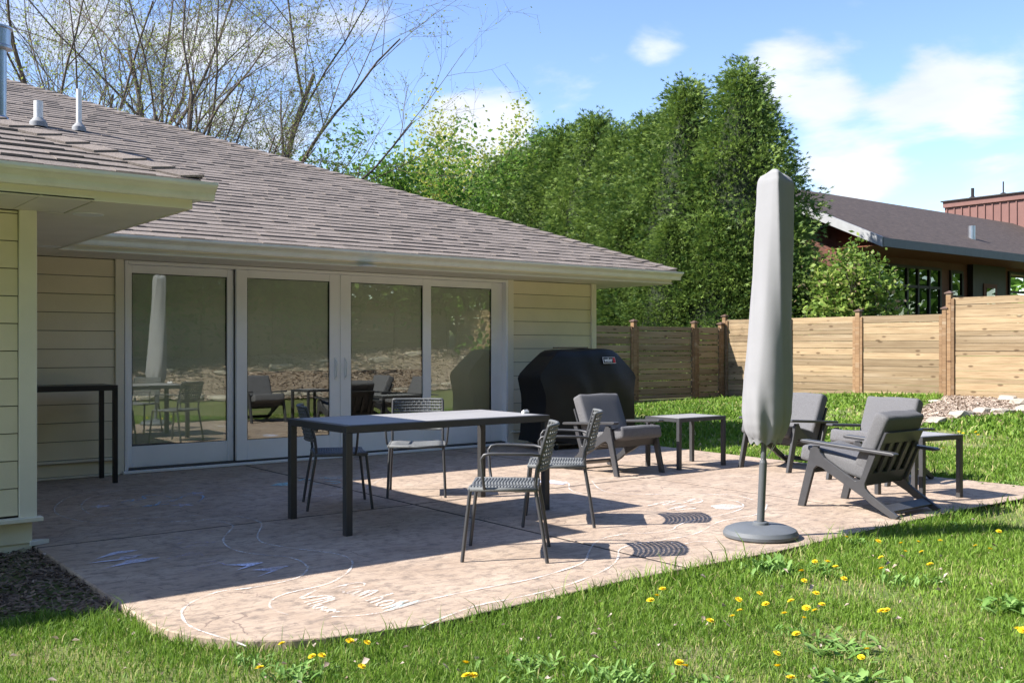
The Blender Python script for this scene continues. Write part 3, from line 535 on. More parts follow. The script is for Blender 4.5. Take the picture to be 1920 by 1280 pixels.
# shingles: one tab each, in staggered courses
sl_ = math.sqrt(1 + P_ * P_); EXPO = .142; tilt = math.atan(P_)
near = []; rest = MB()
def tab(x, w, y0, k, thick, out):
    """course k up a slope that faces -Y and starts at y0; returns the 8 corners"""
    c = k * EXPO / sl_
    ya = y0 - .012 + c; yb = ya + (EXPO + .025) / sl_; za = RZ + (c - .012) * P_; zb = RZ + (c - .012 + (EXPO + .025) / sl_) * P_
    lo = -.010; hi = lo + thick
    v = [(x, ya, za + lo), (x + w, ya, za + lo), (x + w, yb, zb - .020), (x, yb, zb - .020), (x, ya, za + hi), (x + w, ya, za + hi), (x + w, yb, zb - .014), (x, yb, zb - .014)]
    out.append((v, (x + w / 2, (ya + yb) / 2)))
FB = [(0, 3, 2, 1), (4, 5, 6, 7), (0, 1, 5, 4), (1, 2, 6, 5), (2, 3, 7, 6), (3, 0, 4, 7)]
tabs = []
for k in range(int(RL * sl_ / EXPO) + 1):
    c = k * EXPO / sl_; x = -2.5 + rng.uniform(0, .3); xr = RX0 - c - .02
    xl = -2.5 if RY0 + c > WY0 + 3 else -2.5
    while x < xr:
        w = rng.choice((.13, .17, .2, .24, .3)); w = min(w, xr - x)
        # hidden under the wing roof?
        hidden = x + w < WX0 - c - .1 and c < wh
        if w > .03 and not hidden: tab(x, w - .004, RY0, k, rng.choice((.005, .008, .013)), tabs)
        x += w
wtabs = []
for k in range(int(wh * sl_ / EXPO) + 1):
    c = k * EXPO / sl_; x = max(-2.5, wxl + c); xr = WX0 - c - .02
    while x < xr:
        w = min(rng.choice((.13, .17, .2, .24, .3)), xr - x)
        if w > .03: tab(x, w - .004, WY0, k, rng.choice((.006, .009, .015)), wtabs)
        x += w
allt = sorted(tabs + wtabs, key=lambda t: t[1][0] ** 2 + t[1][1] ** 2 + (40 if t[1][0] < .9 else 0))
for i, (v, c) in enumerate(allt):
    if i < 300:
        cx = sum(p[0] for p in v) / 8; cy = sum(p[1] for p in v) / 8; cz = sum(p[2] for p in v) / 8
        MB().add([(p[0] - cx, p[1] - cy, p[2] - cz) for p in v], FB).build('shingle', M_['shingle'], roof, loc=(cx, cy, cz))
    else: rest.add(v, FB)
o = child(rest.build('shingle_courses', M_['shingle']), roof); o['kind'] = 'stuff'
def hipcaps(p0, n, step):
    d = Vector((-1, 1, P_)).normalized(); mb = MB(); L = .27
    for side in ((1, 1), (-1, -1)): pass
    a = Vector((1, 0, 0)); a = Vector((.17, 0, -.02)); b = Vector((0, -.17, -.02))
    a = Vector((0, .15, .0)); b = Vector((-.15, 0, 0))       # feet of the cap on the two slopes (both level lines)
    lift = .024; vs = []
    for s_, h in ((0, lift + .012), (L, lift - .006)):
        c = d * s_
        vs += [tuple(c + b + Vector((0, 0, h - .018))), tuple(c + Vector((0, 0, h))), tuple(c + a + Vector((0, 0, h - .018)))]
        vs += [tuple(c + b + Vector((0, 0, h - .032))), tuple(c + Vector((0, 0, h - .014))), tuple(c + a + Vector((0, 0, h - .032)))]
    m = MB().add(vs, [(0, 1, 7, 6), (1, 2, 8, 7), (3, 9, 10, 4), (4, 10, 11, 5), (0, 3, 4, 1), (1, 4, 5, 2), (6, 7, 10, 9), (7, 8, 11, 10), (0, 6, 9, 3), (2, 5, 11, 8)]).mesh('hip_shingle'); m.materials.append(M_['shingle'])
    for i in range(n):
        o = bpy.data.objects.new('hip_shingle', m); o.location = Vector(p0) + d * (i * step); o.rotation_euler = (rng.uniform(-.01, .01), rng.uniform(-.01, .01), 0); link(o, roof)
hipcaps((RX0, RY0, RZ - .005), 54, .20); hipcaps((WX0, WY0, RZ - .005), 22, .20)
def vent(px, py, topy, rad, name):
    d = ray(px, py); t = (H - RZ + P_ * RY0) / (P_ * d[1] - d[2]); p = Vector((d[0] * t, d[1] * t, H + d[2] * t)); h = (py - topy) * t / FPX
    e = child(empty(name), roof); e.location = p
    MB().tube([(0, 0, -.08), (0, 0, h)], rad, 16).build('pipe', M_['pvc'], e, smooth=.6)
    MB().lathe([(rad + .055, -.03), (rad + .05, .03), (rad + .012, .075), (rad + .002, .085)], 20).box((0, .03, -.012), (.30, .34, .012), rot=(math.atan(P_), 0, 0)).build('boot', M_['lead'], e, smooth=.6)
vent(72, 234, 190, .055, 'plumbing_vent'); vent(148, 243, 168, .034, 'plumbing_vent')
d = ray(-2, 240); t = (H - RZ + P_ * RY0) / (P_ * d[1] - d[2]); fl = child(empty('flue'), roof); fl.location = (d[0] * t, d[1] * t, H + d[2] * t)
MB().tube([(0, 0, -.1), (0, 0, .98)], .085, 20).build('pipe', M_['steel'], fl, smooth=.6)
MB().lathe([(.09, .93), (.15, .95), (.15, .97), (.13, .99), (.13, 1.18), (.15, 1.19), (.15, 1.21), (.02, 1.26)], 24).build('cap', M_['steel'], fl, smooth=.6)
MB().lathe([(.2, -.1), (.11, .12), (.088, .14)], 20).build('boot', M_['steel'], fl, smooth=.6)
# ------------------------------------------------------------------ fences
def fence(name, p0, p1, posts, zt, zb, label, gaps, face, step=None):
    """boards between consecutive posts (distances along p0-p1)"""
    e = empty(name, (p0[0], p0[1], 0)); tag(e, label, 'fence'); D = Vector((p1[0] - p0[0], p1[1] - p0[1], 0)); L = D.length; D.normalize(); ang = math.atan2(D.y, D.x); n = Vector((-D.y, D.x, 0)) * face
    for i, s in enumerate(posts):
        pt = zt(s) + (.10 if i else .08); c = D * s; b = zb(s) - .2
        po = piece('post', M_['post'], (.105, .105, pt - b), (c.x, c.y, (pt + b) / 2), (0, 0, ang), e, .006)
        m = MB().box((0, 0, .012), (.15, .15, .024)).add([(-.068, -.068, .024), (.068, -.068, .024), (.068, .068, .024), (-.068, .068, .024), (0, 0, .062)], [(0, 1, 4), (1, 2, 4), (2, 3, 4), (3, 0, 4)])
        cp = m.build('post_cap', M_['cap'], e); cp.location = (c.x, c.y, pt + .001); cp.rotation_euler = (0, 0, ang)
    pat = (.14, .14, .085, .14, .14, .14, .085)
    for i in range(len(posts) - 1):
        s0, s1 = posts[i] + .055, posts[i + 1] - .055; top = zt((s0 + s1) / 2); z = top; k = rng.randrange(3)
        bot = zb((s0 + s1) / 2) + .01
        while z > bot + .05:
            h = pat[k % len(pat)]; k += 1; h = min(h, z - bot); m = D * ((s0 + s1) / 2) + n * rng.uniform(-.004, .004)
            piece('board', M_['fence'], (s1 - s0, .025, h), (m.x, m.y, z - h / 2), (rng.uniform(-.012, .012), rng.uniform(-.0012, .0012), ang), e, .002); z -= h + rng.choice(gaps)
        for s in (s0 + .03, s1 - .03):
            c = D * s - n * .032; piece('batten', M_['post'], (.06, .03, top - bot - .04), (c.x, c.y, (top + bot) / 2), (0, 0, ang), e)
    return e
FX = 19.0
fence('wooden_fence', (18.85, 15.9), (9.9, 15.95), [0.0, .95, 2.95, 4.95, 6.95, 8.9], lambda s: 1.74, lambda s: -.05, 'lower brown slatted fence with gaps, running behind the covered grill', (.012, .018, .022), -1)
fence('wooden_fence', (FX, 15.9), (FX, 10.25), [0.0, 1.85, 3.65, 5.6], lambda s: 1.93, lambda s: float(ground_z(FX, 15.9 - s)), 'sunlit golden wood fence of tight horizontal boards behind the lounge chairs', (.004, .006, .010), 1)
fence('wooden_fence', (FX, 10.22), (FX, -6.9), [0.0] + [2.1 * k for k in range(1, 9)], lambda s: 2.25 if s < 4 else 2.45, lambda s: float(ground_z(FX, 10.2 - s)), 'taller stepped up wood fence section beside the rock bed', (.004, .006, .010), 1)
fence('wooden_fence', (18.9, -7.0), (-3, -7.0), [2.1 * k for k in range(0, 11)], lambda s: 2.75, lambda s: .85, 'rear wood fence mirrored in the glass doors', (.004, .006), -1)
# ------------------------------------------------------------------ stones and mulch
def stone(x, y, sx, sy, sz, rz, label, group, seed):
    r = random.Random(seed); bm = bmesh.new(); bmesh.ops.create_icosphere(bm, subdivisions=2, radius=1)
    for v in bm.verts:
        c = v.co; q = Vector((math.copysign(abs(c.x) ** .6, c.x), math.copysign(abs(c.y) ** .6, c.y), math.copysign(abs(c.z) ** .45, c.z)))
        k = 1 + .16 * math.sin(q.x * 4 + seed) * math.cos(q.y * 5 + seed * 2) + r.uniform(-.07, .07); v.co = Vector((q.x * sx * k, q.y * sy * k, q.z * sz * (1 + r.uniform(-.1, .1))))
    m = bpy.data.meshes.new('stone'); bm.to_mesh(m); bm.free(); m.materials.append(M_['rock'])
    o = bpy.data.objects.new('stone', m); o.location = (x, y, float(ground_z(x, y)) + sz * .75); o.rotation_euler = (r.uniform(-.06, .06), r.uniform(-.06, .06), rz); tag(o, label, 'stone', group); link(o); return o
SL = 'pale flat limestone edging the mulch bed by the tall fence'; SG = 'stones edging the mulch bed'
for i, (px, py, sx, sy, sz, rz) in enumerate(((1755, 772, .30, .16, .07, .3), (1805, 768, .48, .17, .09, .25), (1843, 765, .22, .16, .09, .1), (1880, 766, .25, .17, .08, -.1), (1925, 764, .34, .2, .10, .2), (1752, 751, .30, .14, .05, .5), (1890, 744, .30, .2, .10, .35), (1912, 757, .22, .18, .11, .8), (1960, 752, .4, .25, .12, .1), (1990, 768, .4, .22, .1, .4))):
    p = at_z(px, py, .30 if py > 748 else .36); stone(p[0], p[1], sx * .85, sy * .8, sz * .7, rz, SL, SG, i + 3)
for i in range(26):
    x = -1 + i * .78; stone(x + rng.uniform(-.1, .1), -2.3 + .9 * max(0, (x - 9) / 9) + rng.uniform(-.15, .15), rng.uniform(.2, .42), rng.uniform(.15, .22), rng.uniform(.05, .10), rng.uniform(-.3, .3), 'limestone block along the rear bank, mirrored in the doors', 'stones of the rear bank', 40 + i)
    if i % 2 == 0: stone(x + .3, -4.8 + rng.uniform(-.5, .5), rng.uniform(.2, .45), rng.uniform(.15, .22), rng.uniform(.05, .10), rng.uniform(-.3, .3), 'limestone block along the rear bank, mirrored in the doors', 'stones of the rear bank', 90 + i)
def scatter_chips(name, poly, n, size, m, label, zoff, extra=None):
    x0, x1 = min(p[0] for p in poly), max(p[0] for p in poly); y0, y1 = min(p[1] for p in poly), max(p[1] for p in poly)
    X = nrg.uniform(x0, x1, n * 3); Y = nrg.uniform(y0, y1, n * 3); k = in_poly(X, Y, poly); X, Y = X[k][:n], Y[k][:n]; n = len(X); Z = ground_z(X, Y) + zoff + nrg.uniform(0, .025, n)
    a = nrg.uniform(0, 2 * math.pi, n); l = size * nrg.uniform(.5, 1.6, n); w = size * nrg.uniform(.12, .4, n); tx = nrg.uniform(-.4, .4, n)
    dx = np.stack([np.cos(a) * l, np.sin(a) * l, tx * l], 1) * .5; dy = np.stack([-np.sin(a) * w, np.cos(a) * w, nrg.uniform(-.6, .6, n) * w], 1) * .5; c = np.stack([X, Y, Z], 1); up = np.array([0, 0, 1.]) * (size * .12)
    v = np.stack([c - dx - dy, c + dx - dy, c + dx + dy, c - dx + dy, c - dx * .9 + up * 2], 1).reshape(-1, 3); b = np.arange(n)[:, None] * 5
    L = np.concatenate([b + [0, 1, 2, 3]], 1); o = np_mesh(name, v, L.ravel(), np.full(n, 4), m, np.repeat(nrg.random(n), 5)); tag(o, label, 'mulch', kind='stuff')
scatter_chips('mulch_chips', LEFTBED, 22000, .036, M_['darkmulch'], 'dark shredded mulch and dead leaves at the foot of the wing', .0)
scatter_chips('mulch_chips', BED, 16000, .06, M_['mulch'], 'pale wood chips between the stones by the fence', .025)
scatter_chips('mulch_chips', [(-2, -2.4), (9, -2.2), (18.4, 1), (18.4, -6.9), (-2, -6.9)], 16000, .09, M_['mulch'], 'wood chips over the rear bank', .05)
# ------------------------------------------------------------------ dining table
tb = empty('dining_table', (4.156, 6.437, 0)); tag(tb, 'long grey topped dining table with dark square legs', 'table')
tw, tl, thh = .90, 1.80, .745
for sx in (-1, 1):
    for sy in (-1, 1): piece('leg', M_['frame'], (.052, .052, thh - .05), (sx * (tl / 2 - .026), sy * (tw / 2 - .026), (thh - .05) / 2), parent=tb, bevel=.003)
fr = MB()
for sy in (-1, 1): fr.box((0, sy * (tw / 2 - .026), thh - .025), (tl, .052, .05))
for sx in (-1, 1): fr.box((sx * (tl / 2 - .026), 0, thh - .0252), (.052, tw - .106, .0496))
fr.build('frame', M_['frame'], tb, bevel=.002)
for i in range(6):
    w = (tw - .106) / 6; piece('plank', M_['tabletop'], (tl - .108, w - .002, .022), (0, -tw / 2 + .053 + w * (i + .5), thh - .009), parent=tb, bevel=.001)
ck = empty('chalk_holder', (*at_z(985, 775, thh)[:2], thh + .002), .3); tag(ck, 'small white plastic chalk holder on the table top', 'chalk holder')
MB().box((0, 0, .010), (.075, .028, .02)).build('case', M_['pvc'], ck, bevel=.005, seg=2); MB().tube([(-.03, .0, .0245), (.03, 0, .0245)], .0045, 8).build('chalk_stick', M_['white'], ck)
# bar table by the wall
bt = empty('bar_table', (2.2, 9.92, 0)); tag(bt, 'tall narrow black bar table against the siding beside the doors', 'table')
for sx in (-.63, .63):
    for sy in (-.22, .22): piece('leg', M_['barblack'], (.042, .042, .87), (sx, sy, .435), parent=bt, bevel=.002)
MB().box((0, -.22, .895), (1.302, .042, .05)).box((0, .22, .895), (1.302, .042, .05)).box((-.63, 0, .895), (.042, .396, .049)).box((.63, 0, .895), (.042, .396, .049)).build('frame', M_['barblack'], bt, bevel=.002)
piece('table_top', M_['barblack'], (1.21, .392, .016), (0, 0, .913), parent=bt, bevel=.002)
# ------------------------------------------------------------------ woven dining chairs (local +Y is the way the chair faces)
def make_chair():
    e = empty('dining_chair'); r = .0115; m = M_['armframe']
    for s in (-1, 1):
        MB().tube([(s * .245, .252, 0), (s * .235, .225, .25), (s * .228, .205, .43)], r, 10).build('leg', m, e, smooth=.8)
        MB().tube([(s * .245, -.255, 0), (s * .238, -.225, .20), (s * .226, -.190, .40), (s * .224, -.183, .46), (s * .224, -.195, .56), (s * .224, -.232, .70), (s * .222, -.262, .80)], r, 10).build('leg', m, e, smooth=.8)
        a = [(s * .226, -.212, .635), (s * .262, -.16, .645), (s * .275, -.02, .648), (s * .276, .085, .648), (s * .274, .118, .640), (s * .270, .136, .615), (s * .262, .128, .50), (s * .254, .120, .445), (s * .235, .118, .428)]
        MB().tube(a, .0095, 10).build('armrest', m, e, smooth=.8)
    MB().tube([(-.228, .205, .428), (.228, .205, .428)], r, 8).tube([(-.226, -.19, .428), (.226, -.19, .428)], r, 8).tube([(-.228, .205, .428), (-.226, -.19, .428)], r, 8).tube([(.228, .205, .428), (.226, -.19, .428)], r, 8).build('seat_frame', m, e, smooth=.8)
    # rope seat: ribs across, dished in the middle
    mb = MB(); nr = 21
    for i in range(nr):
        y = -.185 + i * .39 / (nr - 1); pts = []
        for k in range(9):
            u = -1 + k / 4; pts.append((u * .232, y + .006 * math.sin(k * 1.6), .446 - .016 * (1 - u * u) + (-.012 if abs(u) == 1 else 0)))
        mb.tube(pts, .0098, 6)
    for s in (-1, 1): mb.tube([(s * .236, -.19, .432), (s * .237, .205, .432)], .014, 6)
    mb.tube([(-.23, .208, .432), (0, .208, .424), (.23, .208, .432)], .0145, 6)
    o = mb.build('woven_seat', M_['rope'], e, smooth=True); o['kind'] = 'stuff'
    # woven back: a curved band with open holes
    mb = MB(); nh = 11; nv = 22
    def bp(u, t): return Vector((u * .222, -.205 - t * .060 - .048 * (1 - u * u), .545 + t * .262))
    for i in range(nh):
        t = i / (nh - 1); pts = [bp(-1 + k / 9, t) + Vector((0, .004 * (-1) ** (k + i), 0)) for k in range(19)]; mb.tube(pts, .0088 if 0 < i < nh - 1 else .011, 5)
    for j in range(nv):
        u = -.97 + 1.94 * j / (nv - 1); mb.tube([bp(u, t / 6) + Vector((0, .003 * (-1) ** (j + t), 0)) for t in range(7)], .0048, 4)
    o = mb.build('woven_back', M_['rope'], e, smooth=True); o['kind'] = 'stuff'
    return e
ch0 = make_chair(); first = True
for (x, y, fx, fy, lab) in ((3.848, 7.222, .455, -.19, 'dark woven dining chair standing at an angle behind the shaded table end'), (4.70, 7.36, -.56, -.83, 'woven dining chair behind the table, its back to the glass doors'), (3.765, 4.87, -.75, .66, 'woven dining armchair standing clear of the table on the sunny patio'), (4.765, 5.543, -.75, .66, 'woven dining armchair beside the table corner, back toward the lounge chairs')):
    c = ch0 if first else copy_tree(ch0); first = False
    c.location = (x, y, 0); c.rotation_euler = (0, 0, math.atan2(-fx, fy)); tag(c, lab, 'chair', 'woven dining chairs')
# ------------------------------------------------------------------ lounge armchairs (local +Y is forward, rear foot at y = 0)
def rounded_slab(w, d, t, r=.035, crown=.018, nx=10, ny=10):
    bm = bmesh.new(); bmesh.ops.create_cube(bm, size=1); bmesh.ops.scale(bm, vec=(w, d, t), verts=bm.verts)
    bmesh.ops.bevel(bm, geom=list(bm.edges), offset=r, segments=3, affect='EDGES', profile=.6); bmesh.ops.subdivide_edges(bm, edges=[e for e in bm.edges if e.calc_length() > .15], cuts=4, use_grid_fill=True)
    for v in bm.verts:
        u, q = v.co.x / (w / 2), v.co.y / (d / 2); k = max(0, (1 - u * u)) * max(0, (1 - q * q)); v.co.z += crown * k * (1 if v.co.z > 0 else -.5) + .004 * math.sin(u * 5 + q * 3)
    m = bpy.data.meshes.new('cushion'); bm.to_mesh(m); bm.free()
    for p in m.polygons: p.use_smooth = True
    m.materials.append(M_['cushion']); return m
def make_lounge():
    e = empty('lounge_chair'); m = M_['armframe']; hw = .305
    prof = [(0, 0), (.035, 0), (.20, .085), (.255, .125), (.43, .215), (.56, .285), (.63, .325), (.675, .335), (.70, .31), (.715, .265), (.79, 0), (.855, 0), (.745, .42), (.735, .475), (.655, .475), (.64, .44), (.605, .405), (.335, .252), (.300, .262), (.285, .285), (.215, .475), (.155, .475), (.255, .235), (.25, .20), (.215, .165), (-.02, .022)]
    for s in (-1, 1):
        MB().prism(prof, s * hw - .016, s * hw + .016, 'x').build('side_frame', m, e, bevel=.004)
        c = MB().prism([(.02, .466), (.80, .513), (.815, .520), (.815, .534), (.80, .54), (.02, .492), (.0, .482), (.0, .472)], s * hw - .038, s * hw + .038, 'x').build('armrest', m, e, bevel=.007, seg=2)
        c2 = MB()
        for yy, zz in ((.185, .474), (.69, .474)): c2.box((s * hw, yy, zz + .008), (.03, .05, .022))
        c2.build('arm_block', m, e)
    MB().box((0, .715, .315), (2 * hw - .034, .025, .075), rot=(R(-10), 0, 0)).build('front_rail', m, e, bevel=.003)
    MB().box((0, .08, .062), (2 * hw - .034, .085, .02), rot=(R(28), 0, 0)).build('rear_stretcher', m, e, bevel=.003)
    # seat deck and slatted back
    for i in range(4):
        yy = .34 + i * .125; piece('seat_slat', m, (2 * hw - .036, .07, .016), (0, yy, .235 + (yy - .30) * .26), (math.atan(.26), 0, 0), e, .002)
    A = Vector((0, .295, .215)); B = Vector((0, .110, .632)); u = (B - A).normalized(); ang = math.atan2(-(B - A).y, (B - A).z); Lb = (B - A).length
    def bpn(name, x, t, w, l): c = A + u * t; return piece(name, m, (w, .020, l), (x, c.y, c.z), (ang, 0, 0), e, .002)
    bpn('back_rail', 0, Lb - .045, .545, .09); bpn('back_rail', 0, .055, .545, .11)
    for x in (-.2475, -.125, 0, .125, .2475): bpn('back_slat', x, .238, .05 if abs(x) < .2 else .05, .256)
    if True:
        so_ = bpy.data.objects.new('seat_cushion', rounded_slab(.55, .60, .125)); link(so_, e); so_.location = (0, .565, .375); so_.rotation_euler = (math.atan(.20), 0, 0)
        n = Vector((0, u.z, -u.y)); c = A + u * .335 + n * .082
        bo = bpy.data.objects.new('back_cushion', rounded_slab(.55, .125, .47, crown=.0)); link(bo, e); bo.location = c; bo.rotation_euler = (ang, 0, 0)
    return e
lc0 = make_lounge(); first = True
for (x, y, rz, lab) in ((7.19, 7.90, R(180) - .04, 'grey cushioned lounge chair in front of the covered grill'), (9.27, 6.55, R(90), 'grey cushioned lounge chair facing the patio, half behind the closed umbrella'), (9.17, 5.42, R(90) + .03, 'grey cushioned lounge chair beside the lawn, partly hidden by the turned away chair'), (7.11, 4.075, .02, 'grey cushioned lounge chair turned away, its slatted back and legs showing at the grass edge')):
    c = lc0 if first else copy_tree(lc0); first = False
    c.location = (x, y, 0); c.rotation_euler = (0, 0, rz); tag(c, lab, 'lounge chair', 'lounge chairs on the patio')
# side tables
def side_table(cx, cy, lx, ly, rz, lab):
    e = empty('side_table', (cx, cy, 0), rz); tag(e, lab, 'side table', 'low side tables'); h = .535
    for sx in (-1, 1):
        for sy in (-1, 1): piece('leg', M_['armframe'], (.042, .042, h - .04), (sx * (lx / 2 - .021), sy * (ly / 2 - .021), (h - .04) / 2), parent=e, bevel=.003)
    f = MB()
    for s in (-1, 1): f.box((0, s * (ly / 2 - .021), h - .02), (lx, .042, .04)).box((s * (lx / 2 - .021), 0, h - .0202), (.042, ly - .085, .0396))
    f.build('frame', M_['armframe'], e, bevel=.002)
    n = 4
    for i in range(n): w = (ly - .085) / n; piece('plank', M_['tabletop'], (lx - .086, w - .002, .018), (0, -ly / 2 + .0425 + w * (i + .5), h - .0075), parent=e, bevel=.001)
side_table(8.10, 7.32, .74, .49, 0.0, 'low grey side table between two lounge chairs beside the grill')
side_table(8.03, 4.60, .51, .50, -.16, 'low grey side table behind the turned away lounge chair')
# ------------------------------------------------------------------ umbrella
ub = empty('umbrella_base', (5.453, 4.258, 0)); tag(ub, 'round grey umbrella base on the patio edge', 'umbrella base')
MB().lathe([(.0, 0), (.235, 0), (.248, .012), (.25, .03), (.235, .055), (.19, .074), (.10, .083), (.055, .086), (.052, .10), (.045, .105), (.0, .105)][1:], 48).build('base_disc', M_['ubase'], ub, smooth=.5)
um = empty('closed_umbrella', (5.453, 4.258, .1)); tag(um, 'closed patio umbrella under a tall grey fabric cover', 'umbrella')
lean = Vector((math.cos(TH) * .045, -math.sin(TH) * .045, 1))
def up(z): return (lean.x * z, lean.y * z, z)
MB().tube([(0, 0, .0), up(.40)], .0255, 20).tube([up(.40), up(.42)], [.0255, .020], 20).build('lower_pole', M_['upole'], um, smooth=.6)
MB().tube([up(.40), up(.62)], .0185, 20).build('upper_pole', M_['upole'], um, smooth=.6)
def cover():
    prof = [(z_ if z_ < .9 else .9 + (z_ - .9) * .96, r_) for z_, r_ in [(2.420, .02), (2.415, .060), (2.395, .092), (2.35, .104), (2.25, .108), (2.0, .118), (1.7, .130), (1.4, .143), (1.15, .153), (1.0, .160), (.85, .163), (.74, .158), (.66, .145), (.60, .125), (.555, .100), (.535, .093)]]
    zs = []; n = 72; vs = []
    P = []
    for i in range(len(prof) - 1):
        for k in range(4): t = k / 4; P.append((prof[i][0] * (1 - t) + prof[i + 1][0] * t, prof[i][1] * (1 - t) + prof[i + 1][1] * t))
    P.append(prof[-1]); mb = MB()
    for i, (z, r) in enumerate(P):
        f = max(0, min(1, (2.42 - z) / 1.9)); low = max(0, min(1, (.95 - z) / .4)); c = up(z)
        for k in range(n):
            a = 2 * math.pi * k / n
            fold = .10 * (1 - abs(math.sin(1.5 * (a + .5 + .25 * f)))) - .04 + .05 * math.cos(3 * a + 2.0 * f) * (1 - low * .5) + low * (.07 * math.sin(7 * a + 3 * z) + .05 * math.sin(11 * a + 9 * z)) + .02 * math.sin(5 * a + 6 * z)
            top = .05 if z > 2.3 else 0
            a0 = R(-140 + 55 * f); am = (a - a0 + math.pi / 4) % (math.pi / 2) - math.pi / 4; sq = (math.cos(math.pi / 4) / math.cos(math.pi / 4 - abs(am)) - .83) * 1.0
            rr = r * (1 + fold * (.35 + .7 * f + top) + sq * max(0, 1 - 1.15 * f) * 1.15); vs_z = z + (.012 * math.sin(9 * a) if i >= len(P) - 5 else 0) + (.015 * math.sin(2 * a + 1) if z > 2.32 else 0)
            mb.v.append((c[0] + rr * math.cos(a), c[1] + rr * math.sin(a), vs_z - (.10 * max(0, rr * (math.cos(a) * math.cos(TH) - math.sin(a) * math.sin(TH)) / .1) if z > 2.28 else 0) * .18))
    for i in range(len(P) - 1):
        for k in range(n): k2 = (k + 1) % n; mb.f.append((i * n + k, i * n + k2, (i + 1) * n + k2, (i + 1) * n + k))
    mb.f.append(tuple(range(n)))
    return mb.build('fabric_cover', M_['cover'], um, smooth=True)
cover()
q = Vector((math.cos(TH), -math.sin(TH), 0))
MB().tube([Vector(up(.54)) + q * .09, Vector(up(.49)) + q * .06, Vector(up(.44)) + q * .03, Vector(up(.415)) + q * -.0, Vector(up(.42)) - q * .021, Vector(up(.425)) - q * .02 + Vector((0, -.02, 0))], .0025, 5).tube([Vector(up(.55)) + q * .07, Vector(up(.50)) + q * .055, Vector(up(.46)) + q * .034, Vector(up(.43)) + q * .024], .0022, 5).build('drawstring', M_['cord'], um, smooth=True)
# ------------------------------------------------------------------ covered grill
gr = empty('covered_grill', (8.60, 9.60, 0)); tag(gr, 'large barbecue grill under a black vinyl cover against the house wall', 'grill')
def grill_cover():
    fp = [(.80, .09, .27), (.775, .20, .265), (.76, .45, .265), (.755, .60, .265), (.765, .68, .265), (.80, .80, .26), (.825, .875, .25), (.82, .905, .245), (.80, .94, .24), (.70, 1.04, .215), (.58, 1.145, .19), (.52, 1.20, .17), (.47, 1.235, .14), (.38, 1.25, .10)]
    n = len(fp); rows = []
    mb = MB(); nx = 24; ring = []
    for (xe, z, d) in fp:
        row = []
        for side in (-1, 1):
            for k in range(nx + 1):
                u = -1 + 2 * k / nx; x = u * -xe if side == -1 else -u * -xe
                x = u * abs(xe) if side == -1 else -u * abs(xe)
                bulge = .028 * math.cos(x * 3) + .012 * math.sin(x * 9 + z * 5) * (1 if z < 1 else .3) + .016 * math.sin(x * 15 + z * 7 + math.sin(x * 6)) * (1 if z < .75 else .25)
                row.append((x, side * (d + (bulge if side == -1 else 0)) * (1 - .06 * abs(u) ** 6), z + (.008 + (.02 if z < .15 else 0)) * math.sin(x * 7)))
        ring.append(row)
    for r in ring: mb.v += r
    m = len(ring[0])
    for i in range(n - 1):
        for k in range(m): k2 = (k + 1) % m; mb.f.append((i * m + k, i * m + k2, (i + 1) * m + k2, (i + 1) * m + k))
    mb.f.append(tuple((n - 1) * m + k for k in range(m)))
    return mb.build('vinyl_cover', M_['grill'], gr, smooth=.9)
grill_cover()
MB().box((0, .02, .085), (1.3, .44, .03)).build('cart_shelf', M_['black'], gr, bevel=.004)
for sx in (-.56, .56):
    for sy in (-.2, .2):
        w = MB().tube([(sx - .016, sy, .035), (sx + .016, sy, .035)], .035, 16).build('caster', M_['black'], gr); MB().box((sx, sy, .062), (.03, .035, .03)).build('caster_fork', M_['steel'], w)
MB().box((.10, -.20, .06), (.05, .02, .045), rot=(0, .5, .3)).build('brake_tab', M_['red'], gr, bevel=.004)
MB().box((-.12, .03, 1.268), (.5, .12, .018)).build('wood_board', M_['fence'], gr)
# name plate on the sloping front of the cover
pl = empty('name_plate', (.0, 0, 0), 0, gr); pl.location = (.30, -.243, 1.105); pl.rotation_euler = (R(74), 0, 0)
MB().box((0, 0, .003), (.215, .084, .004)).build('plate_edge', M_['white'], pl); MB().box((0, 0, .0055), (.203, .072, .004)).build('plate_ground', M_['black'], pl); MB().box((.082, 0, .0085), (.036, .070, .003)).build('plate_red', M_['red'], pl)
tc_ = bpy.data.curves.new('lettering', 'FONT'); tc_.body = 'weber'; tc_.size = .078; tc_.align_x = 'CENTER'; tc_.align_y = 'CENTER'; tc_.extrude = .001; tc_.offset = .0016
to = bpy.data.objects.new('lettering_curve', tc_); COL.objects.link(to); dg = bpy.context.evaluated_depsgraph_get(); tm = bpy.data.meshes.new_from_object(to.evaluated_get(dg)); bpy.data.objects.remove(to)
tm.materials.clear(); tm.materials.append(M_['white']); lo = bpy.data.objects.new('lettering', tm); link(lo, pl); lo.location = (-.018, .002, .0095); lo.scale = (.72, 1, 1)
